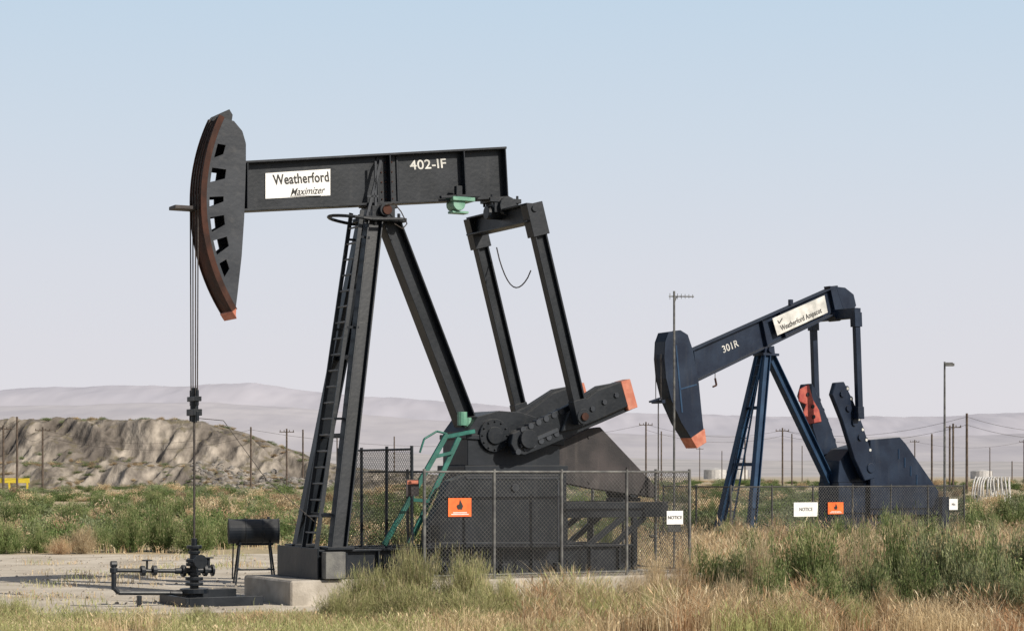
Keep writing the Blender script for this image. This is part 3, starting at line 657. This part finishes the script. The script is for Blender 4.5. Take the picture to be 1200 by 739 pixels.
for i in range(900):
    x = rng.uniform(-13, 0); y = rng.uniform(31, 55); s = rng.uniform(.012, .045)
    r = bmesh.ops.create_icosphere(rk, subdivisions=1, radius=s)
    for v in r['verts']: v.co = v.co * rng.uniform(.7, 1.2) + Vector((x, y, .008))
me = bpy.data.meshes.new("loose_stones"); rk.to_mesh(me); rk.free(); me.materials.append(mottled("stone", (.25, .22, .18), (.45, .41, .36), 3, .9)); COL.objects.link(bpy.data.objects.new("loose_stones", me))

def grid_mesh(name, xs, ys, fn, mat):
    nx, ny = len(xs), len(ys); V = [(x, y, fn(x, y)) for y in ys for x in xs]
    Fc = [(j * nx + i, j * nx + i + 1, (j + 1) * nx + i + 1, (j + 1) * nx + i) for j in range(ny - 1) for i in range(nx - 1)]
    me = bpy.data.meshes.new(name); me.from_pydata(V, [], Fc); me.materials.append(mat)
    for p in me.polygons: p.use_smooth = True
    o = bpy.data.objects.new(name, me); COL.objects.link(o); return o
def interp(x, tab):
    if x <= tab[0][0]: return tab[0][1]
    for (a, va), (b_, vb) in zip(tab[:-1], tab[1:]):
        if x <= b_: t = (x - a) / (b_ - a); return va + (vb - va) * t
    return tab[-1][1]
def sm(t): t = max(0, min(1, t)); return t * t * (3 - 2 * t)
YC = 356.0
prof = [(-700, 500), (-200, 494), (0, 492), (40, 491), (70, 489), (130, 491), (200, 491), (240, 496), (275, 506), (300, 515), (330, 526), (360, 538), (420, 548), (520, 556), (600, 562)]
def mound(x, y):
    px = CX + x / YC * F; h = H + (HY - interp(px, prof)) / F * YC
    n1 = noise.fractal(Vector((x * .06, y * .03, 1.3)), 1.0, 2.0, 5); n2 = noise.fractal(Vector((x * .32, y * .14, 4.0)), .8, 2.1, 5)
    gul = abs(noise.noise(Vector((x * .10 + y * .07, y * .02, 7)))) + .5 * abs(noise.noise(Vector((x * .34 - y * .1, y * .04, 2))))
    t = (y - 304 - 6 * n1 - 10 * gul) / 46
    tier = .35 + .12 * noise.noise(Vector((x * .03, 0, 3)))
    a = tier * sm(t / .34) + .04 * sm((t - .35) / .3) + (.96 - tier) * sm((t - .55) / .42)
    slope = sm(t * 3) * (1 - .8 * sm((t - .9) * 4))
    hh = h * a - .1 + (n2 * .6 + n1 * .7) * (.12 + slope) * min(1, h / 5) - 1.5 * gul * slope
    if y > 384: hh -= (y - 384) * .1
    return hh if y > 300 else -.3
def hill_mat():
    m, nt, b = new_mat("eroded_earth"); N = nt.nodes; L = nt.links
    g = N.new("ShaderNodeNewGeometry"); mp = N.new("ShaderNodeMapping"); mp.inputs["Scale"].default_value = (1, .25, .6); L.new(g.outputs["Position"], mp.inputs[0])
    def nz(s, d, vec): n = N.new("ShaderNodeTexNoise"); n.inputs["Scale"].default_value = s; n.inputs["Detail"].default_value = d; L.new(vec, n.inputs["Vector"]); return n
    n1 = nz(.13, 12, mp.outputs[0]); n2 = nz(.9, 8, mp.outputs[0]); n3 = nz(.45, 10, g.outputs["Position"])
    r = N.new("ShaderNodeValToRGB"); cr = r.color_ramp
    for _ in range(2): cr.elements.new(.5)
    for el_, (p, c) in zip(cr.elements, ((.33, (.11, .095, .085)), (.45, (.20, .175, .15)), (.54, (.34, .30, .255)), (.66, (.15, .13, .115)))): el_.position = p; el_.color = (*c, 1)
    L.new(n1.outputs["Fac"], r.inputs[0])
    r2 = N.new("ShaderNodeMapRange"); r2.inputs["From Min"].default_value = .35; r2.inputs["From Max"].default_value = .7; r2.inputs["To Min"].default_value = .55; r2.inputs["To Max"].default_value = 1.25; L.new(n2.outputs["Fac"], r2.inputs["Value"])
    mm = N.new("ShaderNodeVectorMath"); mm.operation = 'SCALE'; L.new(r.outputs[0], mm.inputs[0]); L.new(r2.outputs[0], mm.inputs["Scale"])
    s = N.new("ShaderNodeSeparateXYZ"); L.new(g.outputs["Normal"], s.inputs[0]); ml = N.new("ShaderNodeMath"); ml.operation = 'MULTIPLY'; L.new(s.outputs["Z"], ml.inputs[0]); L.new(n3.outputs["Fac"], ml.inputs[1])
    fr = N.new("ShaderNodeMapRange"); fr.inputs["From Min"].default_value = .46; fr.inputs["From Max"].default_value = .56; fr.inputs["To Max"].default_value = .8; L.new(ml.outputs[0], fr.inputs["Value"])
    mx = N.new("ShaderNodeMix"); mx.data_type = 'RGBA'; L.new(fr.outputs[0], mx.inputs["Factor"]); L.new(mm.outputs[0], mx.inputs["A"]); mx.inputs["B"].default_value = (.15, .13, .085, 1)
    L.new(mx.outputs["Result"], b.inputs["Base Color"]); b.inputs["Roughness"].default_value = .95; b.inputs["Specular IOR Level"].default_value = .1
    bp = N.new("ShaderNodeBump"); bp.inputs["Strength"].default_value = .9; bp.inputs["Distance"].default_value = .5; L.new(n2.outputs["Fac"], bp.inputs["Height"]); L.new(bp.outputs[0], b.inputs["Normal"]); return m
grid_mesh("eroded_hill", np.linspace(-190, 0, 520), list(np.linspace(299, 366, 130)) + list(np.linspace(368, 460, 12)), mound, hill_mat())
def range_(name, Y, prof, depth, mat, amp, fx, seed):
    def fn(x, y):
        px = CX + x / Y * F; h = H + (HY - interp(px, prof)) / F * Y
        t = sm((y - (Y - depth)) / depth); v = Vector((x * fx + seed, y * fx * .6, seed))
        return h * t + (noise.fractal(v, 1.0, 2.1, 6) * amp + noise.fractal(v * 5, 1., 2., 4) * amp * .25) * t - 3 * (1 - t)
    hw = .34 * Y; grid_mesh(name, np.linspace(-hw, hw, 460), np.linspace(Y - depth, Y + depth * .2, 44), fn, mat)
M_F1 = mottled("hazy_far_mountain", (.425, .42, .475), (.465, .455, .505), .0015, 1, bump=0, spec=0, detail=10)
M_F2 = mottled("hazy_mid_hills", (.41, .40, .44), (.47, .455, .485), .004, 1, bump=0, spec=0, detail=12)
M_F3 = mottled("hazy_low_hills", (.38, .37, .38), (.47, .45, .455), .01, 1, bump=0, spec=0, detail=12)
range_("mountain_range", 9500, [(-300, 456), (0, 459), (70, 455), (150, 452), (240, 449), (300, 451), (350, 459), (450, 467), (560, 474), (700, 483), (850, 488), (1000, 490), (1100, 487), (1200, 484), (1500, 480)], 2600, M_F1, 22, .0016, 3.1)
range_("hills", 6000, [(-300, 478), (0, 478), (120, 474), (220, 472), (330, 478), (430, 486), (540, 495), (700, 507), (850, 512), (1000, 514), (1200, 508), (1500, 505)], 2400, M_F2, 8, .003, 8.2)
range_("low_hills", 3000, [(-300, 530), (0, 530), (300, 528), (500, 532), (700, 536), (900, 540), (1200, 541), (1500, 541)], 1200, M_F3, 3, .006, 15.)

rk = bmesh.new(); rng = random.Random(3)
for i in range(750):
    px = 225 + 170 * rng.random() ** 1.1; Y = rng.uniform(300, 335); x = (px - CX) / F * Y; z = max(0, mound(x, Y)); s = rng.uniform(.12, .42) * (1 if rng.random() < .85 else 1.7)
    r = bmesh.ops.create_icosphere(rk, subdivisions=1, radius=s)
    for v in r['verts']: v.co = Vector((v.co.x * rng.uniform(.8, 1.3), v.co.y, v.co.z * .7)) * rng.uniform(.8, 1.15) + Vector((x, Y, z + s * .2))
me = bpy.data.meshes.new("rubble_rocks"); rk.to_mesh(me); rk.free(); me.materials.append(mottled("rock", (.13, .12, .11), (.30, .275, .25), .6, .9)); COL.objects.link(bpy.data.objects.new("rubble_rocks", me))

# =================================================================== vegetation
def veg_mat(name, lo, hi, rough=.75, trans=.3):
    m, nt, b = new_mat(name); N = nt.nodes; L = nt.links
    at_ = N.new("ShaderNodeAttribute"); at_.attribute_name = "Col"; oi = N.new("ShaderNodeObjectInfo")
    hs = N.new("ShaderNodeHueSaturation"); mr = N.new("ShaderNodeMapRange"); mr.inputs["To Min"].default_value = lo; mr.inputs["To Max"].default_value = hi
    L.new(oi.outputs["Random"], mr.inputs["Value"]); L.new(mr.outputs[0], hs.inputs["Value"]); L.new(at_.outputs["Color"], hs.inputs["Color"])
    L.new(hs.outputs[0], b.inputs["Base Color"]); b.inputs["Roughness"].default_value = rough; b.inputs["Specular IOR Level"].default_value = .25
    tr = N.new("ShaderNodeBsdfTranslucent"); L.new(hs.outputs[0], tr.inputs["Color"]); ms = N.new("ShaderNodeMixShader"); ms.inputs[0].default_value = trans
    L.new(b.outputs[0], ms.inputs[1]); L.new(tr.outputs[0], ms.inputs[2]); L.new(ms.outputs[0], N["Material Output"].inputs["Surface"]); return m
M_VEG = veg_mat("foliage", .8, 1.2); M_GRASS = veg_mat("grass_blades", 1.12, 1.13)
def quads_mesh(name, V, C, mat=None):
    n = len(V) // 4; me = bpy.data.meshes.new(name); me.vertices.add(4 * n); me.vertices.foreach_set("co", V.astype(np.float32).ravel())
    me.loops.add(4 * n); me.loops.foreach_set("vertex_index", np.arange(4 * n, dtype=np.int32)); me.polygons.add(n); me.polygons.foreach_set("loop_start", np.arange(0, 4 * n, 4, dtype=np.int32))
    try: me.polygons.foreach_set("loop_total", np.full(n, 4, dtype=np.int32))
    except Exception: pass
    me.update(calc_edges=True); ca = me.color_attributes.new("Col", 'FLOAT_COLOR', 'POINT')
    c4 = np.ones((4 * n, 4), np.float32); c4[:, :3] = np.repeat(C, 4, axis=0); ca.data.foreach_set("color", c4.ravel()); me.materials.append(mat or M_VEG); me.validate(); return me
def unit(a): return a / (np.linalg.norm(a, axis=1, keepdims=True) + 1e-9)
def leaf_quads(c, d, L, W, rg):
    r = unit(rg.normal(size=c.shape)); s = unit(np.cross(d, r)); L = L[:, None]; W = W[:, None]
    return np.stack([c, c + d * L * .5 + s * W * .5, c + d * L, c + d * L * .5 - s * W * .5], 1).reshape(-1, 3)
def pick(cols, n, rg, jit=.15):
    cols = np.array(cols); c = cols[rg.integers(0, len(cols), n)]; return c * (1 + rg.uniform(-jit, jit, (n, 1)))
def bush_mesh(name, seed, R, Hh, nb, nl, L, W, cols, upb=.6, clump=.13, twig=(.22, .17, .12), ragged=.3, tipcols=None, shoots=0, tipf=.4):
    rg = np.random.default_rng(seed)
    ph = rg.uniform(0, 2 * np.pi, nb); el = np.arcsin(rg.uniform(.02, 1, nb) ** .8); r = 1 - ragged * rg.random(nb) ** 1.5 + .12 * rg.normal(size=nb) * ragged * 2
    lob = 1 + .22 * np.sin(ph * 3 + seed) * np.cos(el)
    tips = np.stack([R * np.cos(ph) * np.cos(el) * r * lob, R * np.sin(ph) * np.cos(el) * r * lob, Hh * (.12 + .88 * np.sin(el)) * r], 1)
    bc = pick(cols, nb, rg, .25); k = rg.integers(0, nb, nl); t = rg.uniform(.12, 1, nl) ** .55
    c = tips[k] * t[:, None]; c[:, 2] *= (.75 + .25 * t)
    c += rg.normal(size=(nl, 3)) * (clump * R * (.35 + .65 * t))[:, None] * np.array([1, 1, .8]); c[:, 2] = np.maximum(c[:, 2], .01)
    d = unit(unit(tips[k]) * .6 + np.array([0, 0, upb]) + rg.normal(size=(nl, 3)) * .55)
    V = [leaf_quads(c, d, L * rg.uniform(.5, 1.4, nl), W * rg.uniform(.6, 1.3, nl), rg)]; C = [bc[k] * .7 + pick(cols, nl, rg) * .3]
    if tipcols:
        m = (rg.random(nl) < np.clip((t - .78) * 2.0, 0, tipf)); C[0][m] = pick(tipcols, int(m.sum()), rg)
    if shoots:
        kk = rg.integers(0, nb, shoots); b0 = tips[kk] * rg.uniform(.55, .95, shoots)[:, None] + rg.normal(size=(shoots, 3)) * clump * R * .6; b0[:, 2] = np.maximum(b0[:, 2], .02)
        ds = unit(unit(tips[kk]) * .35 + np.array([0, 0, 1.]) + rg.normal(size=(shoots, 3)) * .22); ln = rg.uniform(.12, .34, shoots)
        V.append(leaf_quads(b0, ds, ln, np.full(shoots, .008), rg)); C.append(pick(tipcols or cols, shoots, rg))
    V.append(leaf_quads(np.zeros((nb, 3)), unit(tips), np.linalg.norm(tips, axis=1), np.full(nb, .02 * R), rg)); C.append(np.tile(np.array(twig), (nb, 1)))
    return quads_mesh(name, np.concatenate(V), np.concatenate(C))
def blade_quads(base, lean, h, w, rg):
    n = len(base); th = rg.uniform(0, 2 * np.pi, n); s = np.stack([np.cos(th), np.sin(th) * .6, np.zeros(n)], 1) * (w / 2)[:, None]
    m = base + lean * (h * .35)[:, None] * .4 + np.array([0, 0, 1.]) * (h * .55)[:, None]; t = base + lean * h[:, None] + np.array([0, 0, 1.]) * (h * rg.uniform(.8, 1., n))[:, None]
    return np.concatenate([np.stack([base - s, base + s, m + s * .8, m - s * .8], 1), np.stack([m - s * .8, m + s * .8, t + s * .2, t - s * .2], 1)], 1).reshape(-1, 3)
def grass_obj(name, xy, h, w, cols, seed, leanamt=.35):
    rg = np.random.default_rng(seed); n = len(xy); base = np.concatenate([xy, np.zeros((n, 1))], 1); lean = np.concatenate([rg.normal(size=(n, 2)) * leanamt, np.zeros((n, 1))], 1)
    ph_ = np.array([.5 + .5 * noise.noise(Vector((x * .7, y * .9, seed))) * 1.8 for x, y in xy]); h = h * np.clip(.45 + .9 * ph_, .35, 1.45)
    ci = np.clip(np.array([.5 + noise.noise(Vector((x * .45, y * .6, seed + 5.))) * 1.3 for x, y in xy]) * len(cols) + rg.normal(size=n) * .9, 0, len(cols) - 1).astype(int)
    C = np.array(cols)[ci] * (1 + rg.uniform(-.18, .18, (n, 1)))
    V = blade_quads(base, lean, h, w, rg)
    m = rg.random(n) < .2; bm_ = base[m] + lean[m] * (h[m] * .8)[:, None] + np.array([0, 0, 1.]) * (h[m] * .75)[:, None]
    k = int(m.sum()); Vh = leaf_quads(bm_, unit(lean[m] + np.array([0, 0, 1.2]) + rg.normal(size=(k, 3)) * .3), h[m] * .2, w[m] * 1.9, rg); Ch = C[m] * 1.05
    C = np.repeat(C, 2, axis=0)
    o = bpy.data.objects.new(name, quads_mesh(name, np.concatenate([V, Vh]), np.concatenate([C, Ch]), M_GRASS)); COL.objects.link(o); return o
SAGE = [(.19, .225, .12), (.24, .27, .155), (.14, .17, .09), (.28, .285, .165)]
GREEN = [(.115, .17, .055), (.16, .205, .075), (.20, .235, .095), (.085, .125, .042)]
LIME = [(.34, .35, .15), (.42, .41, .20), (.28, .31, .125), (.48, .43, .25)]
TIP = [(.34, .36, .17), (.42, .39, .22), (.29, .33, .14)]
STRAW = [(.52, .41, .25), (.60, .49, .32), (.44, .34, .20), (.50, .36, .22), (.62, .53, .37)]
DRY = [(.34, .25, .155), (.41, .31, .195), (.28, .195, .12), (.46, .36, .23)]
RED_ = [(.36, .21, .12), (.43, .27, .15)]

bushes_hi = [bush_mesh("sage%d" % i, 10 + i, 1.0, .95, 62, 14500, .07, .019, (GREEN, SAGE, GREEN, GREEN + SAGE, GREEN)[i], clump=.095, tipcols=TIP, shoots=450, ragged=.48, tipf=.3) for i in range(5)]
bushes_md = [bush_mesh("scrub%d" % i, 30 + i, 1.0, .9, 26, 1700, .12, .045, c, clump=.14, ragged=.45) for i, c in enumerate((SAGE, GREEN, DRY, STRAW, GREEN + SAGE, STRAW + DRY))]
lime_hi = [bush_mesh("rabbit%d" % i, 50 + i, 1.0, .95, 130, 13000, .13, .010, LIME, upb=1.1, clump=.10, ragged=.5, tipcols=LIME + STRAW[:2], shoots=1200) for i in range(3)]
dry_hi = [bush_mesh("dryw%d" % i, 60 + i, 1.0, .95, 110, 8500, .13, .009, STRAW if i else DRY + RED_, upb=1.0, clump=.13, ragged=.6, tipcols=STRAW, shoots=900) for i in range(3)]
def inst(me, name, x, y, sx, sz, parent=None, rz=None, z=0):
    o = bpy.data.objects.new(name, me); COL.objects.link(o); o.location = (x, y, z); o.scale = (sx, sx * .9, sz); o.rotation_euler = (0, 0, random.uniform(0, 6.28) if rz is None else rz)
    if parent: o.parent = parent
    return o
def plant(kind, name, px, pytop, Y, wpx, z=0):
    x = (px - CX) / F * Y; h = H - (pytop - HY) / F * Y; inst(random.choice(kind), name, x, Y, wpx / F * Y / 2, h / .9)
for q in ((828, 644, 32.5, 80), (872, 636, 32, 70), (920, 622, 32, 85), (962, 612, 31.5, 90), (1050, 604, 31.2, 85), (1098, 606, 30.6, 95), (1142, 620, 30, 90), (1188, 612, 30.5, 100), (1020, 650, 30, 70), (900, 660, 29.8, 80), (1150, 650, 28.8, 110), (1070, 652, 29.2, 80), (1250, 610, 30, 150), (1235, 660, 28.5, 120), (968, 662, 29, 70), (1195, 668, 28.2, 90)):
    plant(bushes_hi, "sagebrush", *q)
for q in ((430, 666, 31.5, 90), (485, 646, 31.8, 95), (545, 655, 31.4, 90), (590, 676, 31, 70), (480, 686, 29.8, 100), (550, 692, 29.6, 100), (400, 694, 29.8, 80), (625, 700, 29.6, 60), (300, 716, 29.3, 60), (235, 712, 30., 50), (20, 702, 30, 70), (-30, 690, 30, 100), (100, 716, 29.3, 80), (350, 716, 29, 70), (780, 690, 30, 60), (1000, 700, 28.4, 70), (860, 706, 28.6, 60)):
    plant(lime_hi, "rabbitbrush", *q)
for q in ((800, 650, 31, 60), (850, 676, 29.5, 70), (940, 700, 28.6, 70), (1006, 628, 30.8, 55), (700, 690, 30.4, 70), (745, 674, 31, 60), (660, 696, 30.5, 60), (1100, 702, 28.3, 80), (770, 655, 32, 50), (1035, 690, 28.7, 60), (1165, 632, 31.5, 50), (890, 640, 31.5, 45)):
    plant(dry_hi, "tumbleweed", *q)
G = [bushes_hi[0], bushes_hi[2], bushes_hi[4]]
for q in ((152, 596, 57.5, 50), (190, 590, 58, 62), (232, 596, 57, 56), (8, 611, 56.5, 56), (45, 617, 57, 40), (264, 606, 60, 40), (118, 616, 60, 40), (-30, 605, 58, 70), (85, 588, 75, 55), (145, 585, 85, 50), (20, 586, 80, 60), (215, 580, 92, 50), (270, 582, 95, 45), (50, 578, 110, 40), (120, 577, 120, 40), (180, 576, 125, 36), (310, 590, 90, 40),
          (1150, 588, 70, 55), (1188, 580, 72, 64), (1140, 603, 62, 44), (1040, 602, 52, 44), (710, 612, 50, 30), (1165, 608, 56, 50), (1090, 608, 50, 44), (940, 612, 51, 48), (985, 608, 52, 44), (880, 622, 50, 40), (1012, 614, 48, 40), (835, 588, 90, 40), (812, 600, 80, 36), (850, 612, 54, 34)):
    plant(G, "saltbush", *q)
for q in ((95, 618, 56.5, 50), (70, 630, 56, 36), (300, 612, 62, 36), (1180, 622, 55, 50), (830, 610, 66, 36), (815, 626, 55, 36), (910, 614, 50, 40), (1065, 610, 49, 40), (862, 614, 52, 36), (1120, 616, 48, 36)):
    plant(dry_hi, "dry_shrub", *q)
sc = empty("desert_scrub"); rng = random.Random(11)
cnt = 0
while cnt < 1400:
    Y = 46 * (560 / 46) ** (rng.random() ** .85); x = rng.uniform(-.34, .34) * Y
    if Y < 60 and x < 5: continue
    lx, ly = x - f2.O.x, Y - f2.O.y; u = lx * f2.U.x + ly * f2.U.y; v = lx * f2.V.x + ly * f2.V.y
    if -4 < u < 8 and abs(v) < 2.6: continue
    if noise.noise(Vector((x * .035, Y * .02, 0))) < -.02 and rng.random() < .8: continue
    if Y > 300 and x < -10: continue
    r_ = rng.uniform(.4, 1.3) * (1 + Y / 400); hh = rng.uniform(.3, .95) * (1 + Y / 800)
    k = rng.choices(range(6), weights=(3, 7, 1, 3, 5, 1))[0]; inst(bushes_md[k], "scrub_clump", x, Y, r_, hh, sc); cnt += 1
sm_ = empty("hilltop_scrub")
for i in range(420):
    Y = rng.uniform(350, 378) if i < 160 else rng.uniform(300, 335); px = rng.uniform(-60, 360); x = (px - CX) / F * Y; inst(bushes_md[rng.choice((0, 2, 4, 5))], "scrub_clump", x, Y, rng.uniform(.4, 1.2), rng.uniform(.25, .7), sm_, z=max(0, mound(x, Y)) - .05)
rg = np.random.default_rng(5)
def region(n, y0, y1, x0, x1, keep, clump=0.0):
    out = []
    while len(out) < n:
        c = (rg.uniform(x0, x1), rg.uniform(y0, y1)); k = rg.integers(6, 16)
        if not keep(*c): continue
        for _ in range(k): out.append((c[0] + rg.normal() * clump, c[1] + rg.normal() * clump))
    return np.array(out[:n])
def in_pad(x, y):
    lx, ly = x - f1.O.x, y - f1.O.y; u = lx * f1.U.x + ly * f1.U.y; v = lx * f1.V.x + ly * f1.V.y; return -2.3 < u < 5.8 and -2.1 < v < 2.1
def nn(x, y, s, k): return noise.noise(Vector((x * s, y * s, k)))
xy = region(40000, 26.5, 32.5, 0.2, 10, lambda x, y: not in_pad(x, y) and nn(x, y, .9, 3) > -.18, .09)
grass_obj("dry_grass", xy, rg.uniform(.2, .66, len(xy)), rg.uniform(.005, .012, len(xy)), STRAW + RED_ + DRY[:2] + STRAW[:2] + LIME[:1], 1)
xy = region(30000, 26.5, 31.2, -10, 1.0, lambda x, y: not in_pad(x, y) and (x > -2.5 or y < 30.0 + nn(x, 0, 1, 0) * .9) and nn(x, y, .9, 6) > -.25, .10)
grass_obj("green_grass", xy, rg.uniform(.1, .34, len(xy)), rg.uniform(.005, .011, len(xy)), STRAW[:2] + LIME + STRAW[2:4], 2)
def kp(x, y):
    lx, ly = x - f2.O.x, y - f2.O.y; u = lx * f2.U.x + ly * f2.U.y; v = lx * f2.V.x + ly * f2.V.y
    return not in_pad(x, y) and not (-3 < u < 7 and abs(v) < 1.9) and abs(x) < .3 * y and not (x < 2.5 and y < 57)
xy = region(50000, 32, 75, 0, 22, kp, .22); grass_obj("field_grass", xy, rg.uniform(.12, .45, len(xy)), rg.uniform(.010, .022, len(xy)), STRAW + DRY[:2] + LIME[:1] + STRAW[:2], 3)
xy = region(16000, 42, 57, 4, 16, lambda x, y: kp(x, y) and nn(x, y, .5, 8) > -.1, .16); grass_obj("tall_dry_grass", xy, rg.uniform(.45, .95, len(xy)), rg.uniform(.010, .018, len(xy)), STRAW + DRY[:1] + RED_[:1] + STRAW[:2], 7)
xy = region(28000, 56.5, 110, -30, 8, lambda x, y: abs(x) < .3 * y and nn(x, y, .15, 1) > -.3, .3); grass_obj("field_grass.001", xy, rg.uniform(.1, .4, len(xy)), rg.uniform(.016, .034, len(xy)), STRAW + LIME[:1] + STRAW[:2], 4)
xy = region(4000, 32, 56, -14, 1.5, lambda x, y: not in_pad(x, y) and nn(x, y, .3, 2) > .12, .2); grass_obj("sparse_weeds", xy, rg.uniform(.05, .2, len(xy)), rg.uniform(.008, .02, len(xy)), STRAW + LIME, 6)

# =================================================================== light + camera
sd_ = Vector((.74, -.60, 0)).normalized(); el = math.radians(34); S = Vector((sd_.x * math.cos(el), sd_.y * math.cos(el), math.sin(el)))
sl = bpy.data.lights.new("sun", 'SUN'); sl.energy = 5.0; sl.angle = math.radians(.5); sl.color = (1, .93, .82); so = bpy.data.objects.new("sun", sl); COL.objects.link(so)
so.rotation_euler = (-S).to_track_quat('-Z', 'Y').to_euler()
w = bpy.data.worlds.new("World"); scene.world = w; w.use_nodes = True; nt = w.node_tree; N = nt.nodes; L = nt.links
bg = N["Background"]; sky = N.new("ShaderNodeTexSky"); sky.sky_type = 'NISHITA'; sky.sun_disc = False; sky.sun_elevation = el; sky.sun_rotation = math.atan2(S.x, S.y); sky.dust_density = 3; sky.air_density = 1
L.new(sky.outputs[0], bg.inputs[0]); bg.inputs[1].default_value = .06
tc = N.new("ShaderNodeTexCoord"); sp = N.new("ShaderNodeSeparateXYZ"); L.new(tc.outputs["Generated"], sp.inputs[0])
rp = N.new("ShaderNodeValToRGB"); cr = rp.color_ramp
stops = [(0.0, (.715, .69, .72)), (.035, (.73, .715, .755)), (.10, (.69, .715, .78)), (.16, (.62, .70, .795)), (.235, (.53, .665, .80)), (.5, (.28, .44, .69))]
while len(cr.elements) < len(stops): cr.elements.new(.5)
for e_, (p, c) in zip(cr.elements, stops): e_.position = p; e_.color = (*c, 1)
L.new(sp.outputs["Z"], rp.inputs[0]); b2 = N.new("ShaderNodeBackground"); L.new(rp.outputs[0], b2.inputs[0]); b2.inputs[1].default_value = 1.0
mr = N.new("ShaderNodeMapRange"); mr.inputs["From Min"].default_value = .24; mr.inputs["From Max"].default_value = .42; mr.inputs["To Min"].default_value = 1; mr.inputs["To Max"].default_value = 0; L.new(sp.outputs["Z"], mr.inputs[0])
mx = N.new("ShaderNodeMixShader"); L.new(mr.outputs[0], mx.inputs[0]); L.new(bg.outputs[0], mx.inputs[1]); L.new(b2.outputs[0], mx.inputs[2]); L.new(mx.outputs[0], N["World Output"].inputs[0])

cam = bpy.data.cameras.new("camera"); co = bpy.data.objects.new("camera", cam); COL.objects.link(co); co.location = (0, 0, H); co.rotation_euler = (math.pi / 2, 0, 0)
cam.lens = 72; cam.sensor_width = 36; cam.shift_y = 185.5 / 1200; cam.clip_end = 20000; cam.clip_start = .1; scene.camera = co
scene.view_settings.view_transform = 'Standard'; scene.view_settings.look = 'None'; scene.view_settings.exposure = 0
